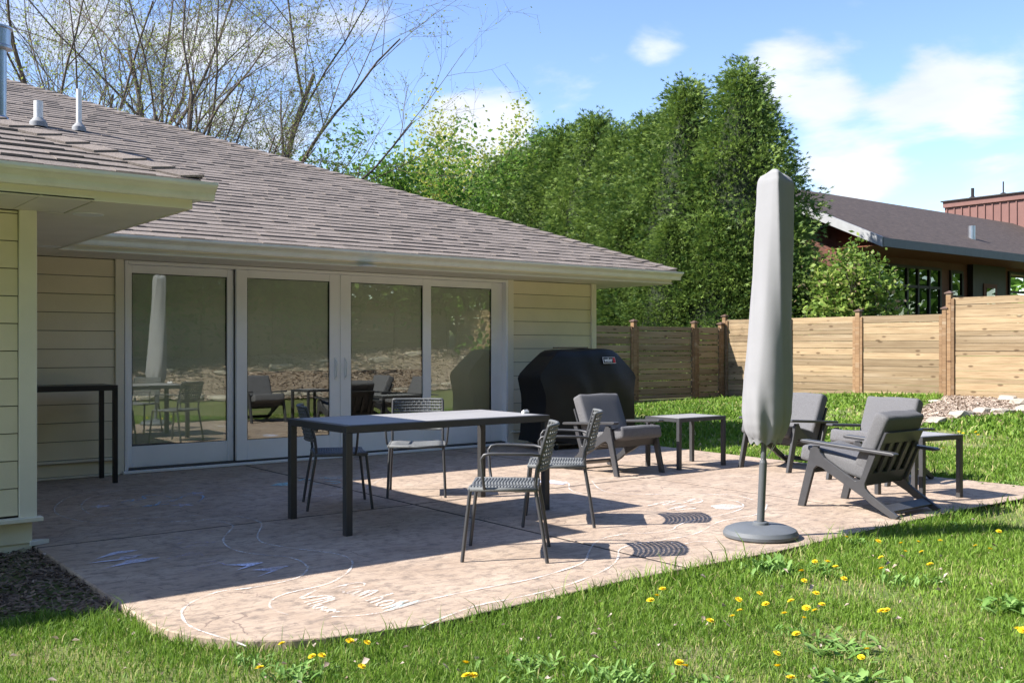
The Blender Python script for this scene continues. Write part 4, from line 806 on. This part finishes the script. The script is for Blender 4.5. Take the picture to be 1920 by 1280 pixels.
# ------------------------------------------------------------------ neighbour's house
nb = empty('neighbour_house', (32, 18, 1)); tag(nb, 'brown neighbouring house with dark shingle roof and red metal clad upper wall beyond the fence', 'house')
def nh(o): o.matrix_parent_inverse = Matrix.Translation((-32, -18, -1)); return o
NE = 4.36; NX0, NY0 = 25.5, 15.68; NP = .45; NRY = 20.8; NRZ = NE + (NRY - NY0) * NP; NX1 = 60
nh(MB().add([(NX0, NY0, NE), (NX1, NY0, NE), (NX1, NRY, NRZ), (NX0, NRY, NRZ), (NX0, 26, NE), (NX1, 26, NE), (NX0, NY0, NE - .04), (NX1, NY0, NE - .04), (NX1, NRY, NRZ - .04), (NX0, NRY, NRZ - .04)], [(0, 1, 2, 3), (3, 2, 5, 4), (6, 9, 8, 7)]).build('roof', M_['nroof'], nb))
nh(MB().box(((NX0 + NX1) / 2, NY0 + .03, NE - .125), (NX1 - NX0, .06, .25)).build('eave_fascia', M_['nfascia'], nb))
rk = MB(); dz = NRZ - NE
rk.add([(NX0 - .03, NY0, NE + .02), (NX0 - .03, NRY, NRZ + .02), (NX0 - .03, NRY, NRZ - .26), (NX0 - .03, NY0, NE - .26), (NX0 + .04, NY0, NE + .02), (NX0 + .04, NRY, NRZ + .02), (NX0 + .04, NRY, NRZ - .26), (NX0 + .04, NY0, NE - .26)], [(0, 1, 2, 3), (4, 7, 6, 5), (0, 3, 7, 4), (0, 4, 5, 1), (3, 2, 6, 7)])
nh(rk.build('rake_board', M_['nrake'], nb))
nh(MB().box(((NX0 + NX1) / 2, (NY0 + 17.6) / 2 + .05, NE - .20), (NX1 - NX0 - .1, 1.8, .03)).build('soffit', M_['nsoffit'], nb))
nh(MB().add([(NX0 + 1.0, NY0 + .2, NE - .1), (NX0 + 1.0, NRY, NRZ - .4), (NX0 + 1.0, 25.5, NE - .1), (NX0 + 1.0, 25.5, .5), (NX0 + 1.0, 17.6, .5), (NX0 + 1.0, 17.6, NE - .1)], [(0, 1, 2, 3, 4, 5)]).build('gable_wall', M_['nwall'], nb))
nwall = nh(MB().box((46, 17.75, 2.3), (35, .28, 3.8)).build('wall', M_['nwall'], nb)); NWY = 17.60
def nwin(x0, x1, z0, z1, vbars=(), hbars=()):
    f = MB(); t = .09; y = NWY - .02
    f.box(((x0 + x1) / 2, y, z1), (x1 - x0 + t, .08, t)).box(((x0 + x1) / 2, y, z0), (x1 - x0 + t, .08, t))
    for xx in (x0, x1) + tuple(vbars): f.box((xx, y - .002, (z0 + z1) / 2), (t, .082, z1 - z0 - t))
    for zz in hbars: f.box(((x0 + x1) / 2, y + .002, zz), (x1 - x0 - t, .07, t))
    o = nh(f.build('window', M_['nframe'], nb)); xs = [x0] + list(vbars) + [x1]; zs = [z0] + list(hbars) + [z1]
    for a, b in zip(xs[:-1], xs[1:]):
        for c, d_ in zip(zs[:-1], zs[1:]): MB().add([(a + .03, y + .004, c + .03), (b - .03, y + .004, c + .03), (b - .03, y + .004, d_ - .03), (a + .03, y + .004, d_ - .03)], [(0, 1, 2, 3)]).build('pane', M_['nglass'], o)
    MB().add([(x0, NWY - .004, z0), (x1, NWY - .004, z0), (x1, NWY - .004, z1), (x0, NWY - .004, z1)], [(0, 1, 2, 3)]).build('unlit_room_sheet', M_['nframe'], o)  # flat dark sheet paints the unlit room behind the panes
nwin(27.6, 32.05, 1.4, 3.88, (30.0, 30.65, 31.35), (3.25,)); nwin(32.75, 33.5, 1.6, 3.85, (), (3.0,)); nwin(36.9, 42, 1.4, 4.0, (38.8, 40.5), (3.3,))
nh(MB().box((35.1, NWY - .1, 2.6), (2.35, .2, 3.2)).build('entry_shade_box', M_['nframe'], nb)); nh(MB().box((35.1, NWY - .22, 2.35), (.95, .03, 2.3)).build('door', M_['nwall'], nb)); MB().box((35.1, NWY - .242, 3.0), (.6, .012, .7)).build('door_light', M_['nglass'], nb).matrix_parent_inverse = Matrix.Translation((-32, -18, -1))  # dark box proud of the wall paints the shaded depth of the entry
UX, UZ0, UZ1, UYA, UYB = 44.0, 4.6, 7.72, 16.0, 23.9
nh(MB().box((UX + 4, (UYA + UYB) / 2, (UZ0 + UZ1) / 2), (8, UYB - UYA, UZ1 - UZ0)).build('upper_wall', M_['nred'], nb)); nh(MB().box((UX - .05, (UYA + UYB) / 2, UZ1 + .08), (.12, UYB - UYA + .06, .26)).build('parapet', M_['nred'], nb)); nh(MB().box((UX + 3.9, (UYA + UYB) / 2, UZ1 + .235), (8.2, UYB - UYA + .2, .05)).build('upper_roof', M_['nframe'], nb))
for i in range(22): nh(piece('batten', M_['nred'], (.05, .05, UZ1 - UZ0 - .1), (UX - .024, UYB - .12 - i * .35, (UZ0 + UZ1) / 2 - .06), parent=nb))
for y, h, r in ((UYB - 1.0, .5, .07), (UYB - 2.4, .62, .03), (UYB - 4.0, 1.0, .05)): nh(MB().tube([(UX + .6, y, UZ1 + .2), (UX + .6, y, UZ1 + .3 + h)], r, 10).lathe([(.28, .28), (.08, .42)], 12, (UX + .6, y, UZ1)).build('roof_vent', M_['nframe'], nb))
dd = ray(1822, 447); tt = (H - NE + NP * NY0) / (NP * dd[1] - dd[2]); nv_ = nh(MB().tube([(0, 0, -.1), (0, 0, .42)], .12, 14).box((0, .05, 0), (.6, .6, .02), rot=(math.atan(NP), 0, 0)).build('roof_vent', M_['steel'], nb)); nv_.location = (dd[0] * tt, dd[1] * tt, H + dd[2] * tt)
# ------------------------------------------------------------------ trees
class TreeB:
    def __init__(s, seed): s.r = random.Random(seed); s.mb = MB(); s.tips = []; s.tw = MB()
    def grow(s, p, d, L, r, depth, maxd, spread, upb, kids):
        R_ = s.r; n = 6 if depth < 2 else 4 if depth < 4 else 2; pts = [p]; rs = [r]; dirs = [d]
        for i in range(n):
            d = (d + Vector((R_.gauss(0, .10), R_.gauss(0, .10), R_.gauss(0, .07) + upb * .08))).normalized(); p = p + d * (L / n); pts.append(p); rs.append(r * (1 - .62 * (i + 1) / n)); dirs.append(d)
        (s.mb if depth < 2 else s.tw).tube(pts, rs, 7 if depth == 0 else 5 if depth < 2 else 3, cap=False)
        if depth >= maxd - 1:
            for i in range(1, len(pts)): s.tips.append((pts[i], dirs[i], depth))
        if depth >= maxd: return
        for k in range(kids[depth]):
            t = .25 + .75 * (k + R_.random()) / kids[depth]; i = min(n - 1, int(t * n)); f = t * n - i; q = pts[i].lerp(pts[i + 1], min(1, f))
            ax = Vector((R_.gauss(0, 1), R_.gauss(0, 1), R_.gauss(0, 1))).normalized(); nd = (dirs[i] + ax * spread[depth]).normalized()
            s.grow(q, nd, L * R_.uniform(.42, .68), max(.0045, rs[i] * R_.uniform(.42, .62)), depth + 1, maxd, spread, upb, kids)
def leaves(pos, nper, size, mt_, parent, seed, jitter=.25, name='crown', droop=0):
    g_ = np.random.default_rng(seed); P = np.repeat(np.asarray([tuple(p) for p in pos]), nper, 0); n = len(P); P = P + g_.normal(0, jitter, (n, 3))
    a = g_.normal(0, 1, (n, 3)); a[:, 2] = a[:, 2] * .6 - droop; a /= np.linalg.norm(a, axis=1)[:, None]; b = np.cross(a, g_.normal(0, 1, (n, 3))); b /= np.linalg.norm(b, axis=1)[:, None] + 1e-9
    l = (size * g_.uniform(.6, 1.4, n))[:, None]; w = l * .3
    v = np.stack([P, P + a * l * .5 + b * w, P + a * l, P + a * l * .5 - b * w], 1).reshape(-1, 3); bi = np.arange(n)[:, None] * 4 + np.arange(4)
    return np_mesh(name, v, bi.ravel(), np.full(n, 4), mt_, np.repeat(g_.random(n), 4), parent)
def tree(name, label, base, stems, L, r, seed, maxd, spread, kids, leafm, nper, lsize, jit, upb=1.0, group=None, droop=0):
    e = empty(name, base); tag(e, label, 'tree', group); T = TreeB(seed)
    for d in stems: T.grow(Vector((0, 0, -.2)), Vector(d[:3]).normalized(), L * T.r.uniform(.85, 1.1) * (d[3] if len(d) > 3 else 1), r * T.r.uniform(.75, 1), 0, maxd, spread, upb, kids)
    T.mb.build('trunk', M_['bark'], e, smooth=True)
    if T.tw.v: T.tw.build('branches', M_['twig'], e, smooth=True)
    tp_ = [t[0] for t in T.tips]; tp_ = T.r.sample(tp_, min(len(tp_), 16000))
    if nper: leaves(tp_, nper, lsize, leafm, e, seed, jit, 'crown', droop)
    return e
def cam_xy(px, F): r = (px - 960) / FPX * F; return (r * math.cos(TH) + F * math.sin(TH), -r * math.sin(TH) + F * math.cos(TH), 0)
def scr(a, b, c=0, k=1): return (a * math.cos(TH) + c * math.sin(TH), -a * math.sin(TH) + c * math.cos(TH), b, k)     # right, up, away
BT = dict(maxd=5, spread=(.62, .75, .8, .9, .9), kids=(6, 5, 4, 3, 3), leafm=M_['bud'], nper=1, lsize=.062, jit=.03, upb=.45)
tree('budding_tree', 'bare multi stemmed tree with pale buds behind the plumbing vents on the roof', cam_xy(215, 27), [scr(-.75, 1, .1, .9), scr(-.32, 1, -.25), scr(.02, 1, .2, 1.05), scr(.22, 1, -.2), scr(.5, 1, .15, .9)], 9.5, .15, 3, **BT)
tree('budding_tree', 'bare spreading tree with pale buds, arching over the middle of the roof ridge', cam_xy(362, 26), [scr(-.12, 1, .2), scr(.12, 1, -.2, 1.05), scr(.42, 1, .2), scr(.72, .9, -.1, .74), scr(1.0, .75, .1, .62)], 8.8, .155, 8, **BT)
tree('budding_tree', 'distant fine twigged tree budding beyond the roof left end', cam_xy(50, 36), [scr(-.3, 1, 0), scr(.1, 1, .1), scr(.45, 1, -.1)], 11, .13, 21, maxd=4, spread=(.62, .75, .8, .9), kids=(6, 5, 4, 4), leafm=M_['bud'], nper=1, lsize=.1, jit=.06, upb=.5)
tree('leafy_tree', 'light green weeping tree just above the roof hip', cam_xy(640, 33), [scr(-.35, 1, .1), scr(.1, 1, -.1), scr(.4, 1, .1)], 5.2, .14, 14, 3, (.6, .7, .8), (6, 5, 4), M_['green'], 5, .15, .28, .2, droop=.7)
tree('leafy_tree', 'bright green tree low behind the roof hip, beside the weeping one', cam_xy(735, 36), [scr(-.3, 1, .1), scr(.2, 1, -.1)], 5.0, .13, 15, 3, (.6, .7, .8), (7, 6, 5), M_['green'], 7, .16, .32, .4)
tree('leafy_tree', 'pale yellow green tree under the small white cloud', cam_xy(800, 48), [scr(-.2, 1, .1), scr(.15, 1, -.1)], 7.2, .13, 16, 3, (.5, .7, .8), (7, 6, 5), M_['yellowgreen'], 5, .17, .35, .6)
tree('leafy_tree', 'yellow green tree against the cloud at the tip of the evergreen row', cam_xy(885, 47), [scr(-.2, 1, .1), scr(.2, 1, -.1)], 7.0, .13, 17, 3, (.5, .7, .8), (7, 6, 5), M_['yellowgreen'], 7, .17, .35, .6)
# arborvitae: clumps of small fronds over a dark core
def thuja_mesh(h, rad, seed, nclump, nper):
    g_ = np.random.default_rng(seed); hh = g_.random(nclump) ** 1.15; ang = g_.uniform(0, 2 * math.pi, nclump)
    prof = lambda t: np.clip((1 - t ** 1.75), 0, 1) ** .82 * (.80 + .2 * np.minimum(1, t / .12)) + .03
    lump = 1 + .13 * np.sin(ang * 3 + hh * 9 + seed) + .10 * np.sin(ang * 5 - hh * 21) + g_.normal(0, .07, nclump); rr = rad * prof(hh) * lump
    C = np.stack([rr * np.cos(ang), rr * np.sin(ang), hh * h], 1); C[:, 2] += .15
    out = np.stack([np.cos(ang), np.sin(ang), .25 + 0 * ang], 1); shade = g_.random(nclump)
    P = np.repeat(C, nper, 0); O = np.repeat(out, nper, 0); S = np.repeat(shade, nper); n = len(P)
    cs = np.repeat(g_.uniform(.13, .27, nclump), nper)[:, None]
    off = np.clip(g_.normal(0, 1, (n, 3)), -1.5, 1.5) * cs * np.array([1, 1, 1.1]); P = P + off - O * .10
    d = off / (np.linalg.norm(off, axis=1)[:, None] + 1e-6) * .8 + O * .7 + np.array([0, 0, -.15]) + g_.normal(0, .35, (n, 3)); d /= np.linalg.norm(d, axis=1)[:, None]
    b = np.cross(d, np.stack([-O[:, 1], O[:, 0], 0 * O[:, 0]], 1) + g_.normal(0, .6, (n, 3))); b /= np.linalg.norm(b, axis=1)[:, None] + 1e-9
    l = g_.uniform(.09, .19, n)[:, None]; w = l * .13
    # a frond: a middle blade and two side blades
    e1 = d * .75 + b * .6; e2 = d * .75 - b * .6
    v = np.stack([P, P + d * l * .5 + b * w, P + d * l, P + d * l * .5 - b * w, P + d * l * .25, P + d * l * .25 + e1 * l * .35 + d * w, P + d * l * .25 + e1 * l * .7, P + d * l * .28 + e2 * l * .35 + d * w, P + d * l * .25 + e2 * l * .7], 1).reshape(-1, 3)
    bi = np.arange(n)[:, None] * 9; q = np.concatenate([bi + [0, 1, 2, 3]], 1); t1 = bi + [4, 5, 6]; t2 = bi + [4, 8, 7]
    loops = np.concatenate([q, t1, t2], 1).ravel(); sizes = np.tile([4, 3, 3], n)
    return v, loops, sizes, np.repeat(np.clip(S * .85 + g_.random(n) * .3 - .05, 0, 1), 9), prof
variants = []
for k, (h, rad) in enumerate(((8.9, 1.75), (7.6, 1.65), (8.3, 1.8))):
    v, l, s, a, prof = thuja_mesh(h, rad, 50 + k, 760, 44); e = empty('arborvitae_tree'); cr = np_mesh('crown', v, l, s, M_['thuja'], a, e)
    mb = MB(); n = 14
    rows = [(rad * float(prof(np.array(t))) * .70, t * h) for t in (0.02, .1, .25, .4, .55, .7, .82, .9)]; rows.append((.03, .96 * h)); mb.lathe(rows, 16); mb.build('dark_core', M_['thujacore'], e, smooth=True)  # solid dark core stands in for deep crown shade, blocks see-through
    MB().tube([(0, 0, -.3), (.03, .02, 1), (0, 0, h * .5)], [.16, .13, .06], 8).build('trunk', M_['bark'], e); variants.append(e)
used = set()
hedge = []
for i, (px, F, sc, vz) in enumerate(((1390, 26.6, .96, 0), (1288, 27.6, .99, 2), (1222, 29.2, 1.0, 1), (1165, 30.8, .88, 0), (1115, 32.6, 1.02, 2), (1062, 34.4, 1.10, 1), (1018, 36.2, .98, 0), (975, 38.4, 1.02, 2), (935, 41, 1.12, 1), (900, 44, .96, 0), (868, 47.5, 1.08, 1), (1440, 26.2, .72, 1), (1175, 28.0, .62, 1), (1345, 25.9, .55, 2), (1255, 26.3, .5, 0))):
    b = cam_xy(px, F); hedge.append((b, sc, vz, i))
HG = 'arborvitae trees in the evergreen row'
for b, sc, vz, i in hedge:
    e = variants[vz] if vz not in used else copy_tree(variants[vz]); used.add(vz)
    e.location = (b[0], b[1], .05); e.scale = (sc * 1.2 if sc > .8 else sc * 1.4,) * 2 + (sc,); e.rotation_euler = (0, 0, i * 1.3)
    lab = {12: 'short arborvitae at the front of the row, just over the slatted fence', 13: 'short arborvitae at the front of the row, just over the slatted fence', 14: 'short arborvitae at the front of the row, just over the slatted fence', 1: 'second tallest arborvitae, parted by a notch from the tallest', 0: 'tallest pointed arborvitae, nearest the neighbour roof', 11: 'shorter arborvitae filling in beside the neighbour rake board'}.get(i, 'dense green arborvitae in the tall row behind the slatted fence')
    tag(e, lab, 'tree', HG)
b = cam_xy(845, 40); e = copy_tree(variants[1]); e.location = (b[0], b[1], .2); e.scale = (.8, .8, .88); tag(e, 'small dark conifer rising between the roof hip and the yellow trees', 'tree', HG)
# flowering shrub beyond the fence
def shrub(name, label, base, w, h, n, mt_, size, seed):
    e = empty(name, base); tag(e, label, 'shrub'); g_ = random.Random(seed); T = MB(); tips = []
    for k in range(26):
        a = g_.uniform(0, 6.28); el = g_.uniform(.5, 1.5); L = g_.uniform(.75, 1.0); d = Vector((math.cos(a) * math.cos(el) * w, math.sin(a) * math.cos(el) * w, math.sin(el) * h)) * L
        p1 = d * .5 + Vector((0, 0, .25 * h)); T.tube([(0, 0, 0), p1 * .6, d], [.035, .02, .006], 4, cap=False)
        for q in range(18): t = g_.uniform(.35, 1.05); c = d * t + Vector((g_.gauss(0, .16), g_.gauss(0, .16), g_.gauss(0, .14))) * w * .7; tips.append(c); T.tube([d * (t * .85), c], [.01, .004], 3, cap=False)
    T.build('stems', M_['twig'], e); leaves(tips, n, size, mt_, e, seed, .10 * w, 'foliage'); return e
bb = cam_xy(1585, 24.4); shrub('flowering_shrub', 'loose shrub with bright leaves and pinkish buds over the fence', (bb[0], bb[1], .9), 1.5, 2.6, 26, M_['shrubleaf'], .12, 4)
bb = cam_xy(1520, 25.6); shrub('flowering_shrub', 'darker leafy shrub between the arborvitae and the budding shrub', (bb[0], bb[1], .8), .8, 1.9, 16, M_['shrubleaf'], .13, 6)
# trees behind the camera that the glass doors mirror
for i, (x, y, hgt) in enumerate(((3, -9.6, 6.6), (7.5, -9.3, 7.2), (11.5, -9.4, 6.6), (15.5, -9.6, 7), (20.5, -7.5, 7), (22.5, -2, 6.6))):
    tree('leafy_tree', 'green tree behind the rear fence, mirrored in the doors', (x, y, .8), [(-.35, .3, 1), (.3, -.1, 1), (.05, .55, 1), (.6, .3, .6, .7), (-.6, .3, .6, .7)], hgt, .15, 60 + i, 3, (.6, .7, .8), (7, 5, 4), M_['green'], 13, .17, .42, .1, group='trees behind the rear fence')
for i, (x, y) in enumerate(((-3.5, -4.2), (1.2, -5.2), (5.0, -5.6))):  # unseen trees added to throw shade on the rear fence
    tree('leafy_tree', 'unseen green tree added on the rear bank to shade the fence', (x, y, .6), [(-.25, .2, 1), (.3, -.1, 1), (.05, .3, 1)], 5.6, .14, 80 + i, 3, (.6, .7, .8), (7, 5, 4), M_['green'], 10, .2, .42, .3, group='added shade trees on the rear bank')
def woods():
    g_ = np.random.default_rng(77); pos = []
    for i in range(70):
        a = R(-175 + 189 * i / 69); d = g_.uniform(46, 62); x, y = 12 + d * math.cos(a), 4 + d * math.sin(a); h = g_.uniform(7, 12)
        for k in range(60): u = g_.random(); pos.append((x + g_.normal(0, 2.2 * (1.1 - u)), y + g_.normal(0, 2.2 * (1.1 - u)), .5 + h * u))
    o = leaves(pos, 5, .9, M_['green'], None, 78, .5, 'far_woods'); tag(o, 'far green woods around the neighbourhood, mirrored in the windows', 'woods', kind='stuff')
woods()
# ------------------------------------------------------------------ lawn
def lawn():
    def noise2(x, y, s, seed):
        r_ = np.random.default_rng(seed); o = 0
        for k in range(5): a = r_.uniform(0, 6.28); f = s * r_.uniform(.6, 1.8); o = o + np.sin((x * math.cos(a) + y * math.sin(a)) * f + r_.uniform(0, 6.28))
        return o / 5
    allv = []
    for F0, F1, dens, bw, bh, seed in ((3.2, 5.2, 11000, .0023, .050, 1), (5.2, 8.0, 6200, .0031, .053, 2), (8.0, 13, 2000, .0064, .060, 3), (13, 25, 560, .016, .085, 4)):
        r_ = np.random.default_rng(seed); Rm = F1 * .56 + 1.2; A = (F1 - F0) * 2 * Rm; n = int(A * dens); Fv = r_.uniform(F0, F1, n); Rv = r_.uniform(-Rm, Rm, n); k = np.abs(Rv) < Fv * .535 + 1.0; Fv, Rv = Fv[k], Rv[k]
        x = Rv * math.cos(TH) + Fv * math.sin(TH); y = -Rv * math.sin(TH) + Fv * math.cos(TH)
        edge = .05
        k = ~in_poly(x, y, PATIO) & ~in_poly(x, y, LEFTBED) & ~in_poly(x, y, BED) & ~((x < 9.55) & (y > 6.9)) & (x < 18.95) & (y < 15.85); x, y = x[k], y[k]
        thin = noise2(x, y, 1.6, 9) + .55 * noise2(x, y, 5, 10); keep = r_.random(len(x)) < np.clip(1.05 - .95 * np.clip(thin - .02, 0, 1) * 1.7, .18, 1); x, y, thin = x[keep], y[keep], thin[keep]
        n = len(x)
        # the uncut fringe along the slab
        d_edge = np.full(n, 9.)
        for i in range(len(PATIO) - 1):
            p, q = np.array(PATIO[i]), np.array(PATIO[i + 1]); t = np.clip(((x - p[0]) * (q - p)[0] + (y - p[1]) * (q - p)[1]) / ((q - p) @ (q - p)), 0, 1); d_edge = np.minimum(d_edge, np.hypot(x - p[0] - t * (q - p)[0], y - p[1] - t * (q - p)[1]))
        fr_ = np.clip(1 - d_edge / .28, 0, 1)
        h = bh * r_.uniform(.45, 1.25, n) * (1 + .35 * noise2(x, y, 2.2, 12)) * (1 - .35 * np.clip(thin, 0, 1)) * (1 + 1.15 * fr_ * r_.random(n)) ; h = np.where(r_.random(n) < .012, h * 1.8, h); h = np.where((fr_ > .35) & (r_.random(n) < .05), h * 1.7, h)
        a = r_.uniform(0, 6.28, n); w = bw * r_.uniform(.6, 1.3, n); lean_ = h * r_.uniform(.15, .95, n); la = r_.uniform(0, 6.28, n); z = ground_z(x, y) - .012
        lx, ly = np.cos(la) * lean_, np.sin(la) * lean_; wx, wy = np.cos(a) * w, np.sin(a) * w
        # hanging over the slab edge is fine, but keep the roots outside it
        b0 = np.stack([x - wx, y - wy, z], 1); b1 = np.stack([x + wx, y + wy, z], 1); m0 = np.stack([x - wx * .8 + lx * .35, y - wy * .8 + ly * .35, z + h * .6], 1); m1 = np.stack([x + wx * .8 + lx * .35, y + wy * .8 + ly * .35, z + h * .6], 1); tp = np.stack([x + lx, y + ly, z + h * (1 - .25 * (lean_ / h) ** 2)], 1)
        v = np.stack([b0, b1, m1, m0, tp], 1).reshape(-1, 3)
        c = np.clip(.42 + .26 * noise2(x, y, .9, 20) + .2 * r_.normal(0, 1, n) + .1 * noise2(x, y, 4, 21), 0, .88); dry = r_.random(n) < np.clip(.09 + .75 * np.clip(thin - .05, 0, 1), 0, .6); c = np.where(dry, r_.uniform(.9, 1, n), c)
        allv.append((v, np.repeat(c, 5)))
    V = np.concatenate([a[0] for a in allv]); C_ = np.concatenate([a[1] for a in allv]); n = len(V) // 5; bi = np.arange(n)[:, None] * 5
    loops = np.concatenate([bi + [0, 1, 2, 3], bi + [3, 2, 4]], 1).ravel(); o = np_mesh('grass', V, loops, np.tile([4, 3], n), M_['grass'], C_); tag(o, 'bright green lawn grass with dry patches around the patio', 'grass', kind='stuff'); return n
NBL = lawn()
# dandelions, weeds and fallen leaves
def off(ox, oy, s, pts): return [(ox + x / s, oy + y / s) for x, y in pts]
DND = off(1250, 900, 2.866, [(967, 306), (1137, 328), (1260, 338), (1352, 330), (1470, 325), (1785, 275), (1660, 352), (1737, 370), (1283, 382), (1370, 385), (1415, 452), (1155, 475), (1152, 415), (796, 437), (864, 438), (908, 465), (724, 489), (739, 540), (953, 529), (803, 607), (500, 608), (387, 642), (393, 700), (354, 730), (234, 755), (532, 665), (668, 648), (633, 716), (750, 686), (796, 700), (835, 668), (738, 740), (697, 825), (1155, 702), (1180, 700), (592, 930), (596, 1000), (668, 1060), (1077, 908), (1045, 950), (67, 982), (103, 998), (1890, 800), (1915, 806)]) + off(600, 1000, 2.743, [(12, 627), (155, 555), (242, 560), (1762, 285), (1733, 320), (1700, 343), (750, 666), (753, 730), (788, 730), (1848, 664), (1882, 683), (215, 683)]) + off(0, 860, 2.743, [(1337, 1075), (1450, 950), (1605, 1015), (1655, 1010), (1800, 938), (1888, 942)]) + off(1640, 680, 6.857, [(1300, 812), (1137, 880), (1083, 830), (1332, 915), (885, 1090)])
def dandelion_mesh():
    mb = MB(); r_ = random.Random(2)
    for ring, (n, L, el) in enumerate(((16, .021, .15), (14, .018, .5), (10, .013, .95), (6, .008, 1.3))):
        for k in range(n):
            a = 6.283 * k / n + ring * .4 + r_.uniform(-.1, .1); d = Vector((math.cos(a) * math.cos(el), math.sin(a) * math.cos(el), math.sin(el))); s_ = Vector((-math.sin(a), math.cos(a), 0)) * .0028
            mb.add([s_ * .5, -s_ * .5, d * L - s_, d * L * 1.04, d * L + s_], [(0, 1, 2, 3, 4)])
    m = mb.mesh('flower_head'); m.materials.append(M_['petal']); return m
dm = dandelion_mesh(); st = MB().tube([(0, 0, -1), (.05, .02, -.5), (0, 0, 0)], .03, 5).mesh('stem'); st.materials.append(M_['stem'])
for i, (px, py) in enumerate(DND):
    hz = .06 + .02 * rng.random(); p = at_z(px, py, hz - .03)
    for _ in range(3): zz = float(ground_z(p[0], p[1])) + hz; p = at_z(px, py, zz)
    if in_poly(np.array(p[0]), np.array(p[1]), PATIO): continue
    e = empty('dandelion', (p[0], p[1], float(ground_z(p[0], p[1])))); tag(e, 'yellow dandelion in flower in the lawn', 'dandelion', 'dandelions in the lawn')
    s = bpy.data.objects.new('stem', st); link(s, e); s.location = (0, 0, hz); s.scale = (.05, .05, hz + .01)
    f = bpy.data.objects.new('flower_head', dm); link(f, e); f.location = (0, 0, hz); k = rng.uniform(.72, 1.02); f.scale = (k, k, k); f.rotation_euler = (rng.uniform(-.4, .4), rng.uniform(-.4, .4), rng.uniform(0, 6))
def weed(px, py, rad, n, hgt, seed, lab):
    n = int(n * 2.4); hgt *= .75
    r_ = random.Random(seed); p = at_z(px, py, 0); z = float(ground_z(p[0], p[1])); e = empty('weed_clump', (p[0], p[1], z)); tag(e, lab, 'weed', 'broad leaved weeds in the lawn'); V = []; Fc = []; att = []
    for k in range(n):
        a = r_.uniform(0, 6.28); L = rad * r_.uniform(.2, .45); el = r_.uniform(.25, 1.2); w = L * r_.uniform(.14, .24); d = Vector((math.cos(a), math.sin(a), 0)); s_ = Vector((-math.sin(a), math.cos(a), 0)); o = Vector((r_.gauss(0, rad * .5), r_.gauss(0, rad * .5), 0)); b = len(V)
        h1 = hgt * math.sin(el)
        for t, ww in ((0, .2), (.35, .7), (.65, 1), (.88, .7), (1, .05)):
            c = o + d * L * t + Vector((0, 0, h1 * (t ** .8) * (1.25 - .45 * t))); V += [tuple(c - s_ * w * ww), tuple(c + Vector((0, 0, -.004))), tuple(c + s_ * w * ww)]
        for q in range(4): i0 = b + q * 3; Fc += [(i0, i0 + 1, i0 + 4, i0 + 3), (i0 + 1, i0 + 2, i0 + 5, i0 + 4)]
        att += [r_.random()] * 15
    np_mesh('leaves', V, [i for f in Fc for i in f], [4] * len(Fc), M_['weed'], att, e)
WL = 'leafy green weed clump growing in the lawn'
for i, (px, py, rad, n, hg) in enumerate(((1443, 1062, .15, 46, .16), (1600, 1278, .20, 50, .10), (1568, 1195, .17, 34, .07), (1905, 1135, .18, 40, .12), (1690, 1085, .10, 22, .12), (1480, 1170, .10, 14, .06), (1132, 1262, .12, 30, .09), (990, 1236, .14, 34, .08), (1180, 1262, .12, 26, .1), (555, 1255, .14, 34, .08), (1600, 1010, .12, 26, .08), (1540, 1062, .14, 26, .08), (1790, 980, .10, 20, .08), (1895, 905, .16, 30, .10), (1760, 1085, .09, 18, .07), (1340, 1275, .12, 24, .08), (1000, 1270, .1, 20, .07), (1860, 1280, .1, 22, .08), (470, 1225, .09, 20, .06))): weed(px, py, rad, n, hg, 200 + i, {0: 'tall leafy weed clump beside the umbrella base'}.get(i, WL))
def dead():
    g_ = np.random.default_rng(8); n = 420; F = 3.3 + 6 * g_.random(n) ** 1.3; Rr = g_.uniform(-.55, .55, n) * F; x = Rr * math.cos(TH) + F * math.sin(TH); y = -Rr * math.sin(TH) + F * math.cos(TH); k = ~in_poly(x, y, PATIO) & ~((x < 9.55) & (y > 6.9)); x, y = x[k], y[k]; n = len(x); z = ground_z(x, y) + g_.uniform(.02, .05, n)
    V = []; Lp = []; Sz = []; A = []
    for i in range(n):
        s = g_.uniform(.007, .02); a = g_.uniform(0, 6.28); c = np.array([x[i], y[i], z[i]]); u = np.array([math.cos(a), math.sin(a), g_.uniform(-.5, .9)]) * s; w = np.array([-math.sin(a), math.cos(a), g_.uniform(-.5, .9)]) * s * .55; b = len(V)
        V += [c - u, c + w + [0, 0, s * .5], c + u, c - w + [0, 0, s * .4], c + [0, 0, -s * .2]]; Lp += [b, b + 1, b + 4, b + 1, b + 2, b + 4, b + 2, b + 3, b + 4, b + 3, b, b + 4]; Sz += [3] * 4; A += [g_.random()] * 5
    o = np_mesh('fallen_leaves', np.array(V), Lp, Sz, M_['deadleaf'], A); tag(o, 'dry fallen leaves scattered over the lawn', 'leaves', kind='stuff')
dead()
scn.render.engine = 'CYCLES'
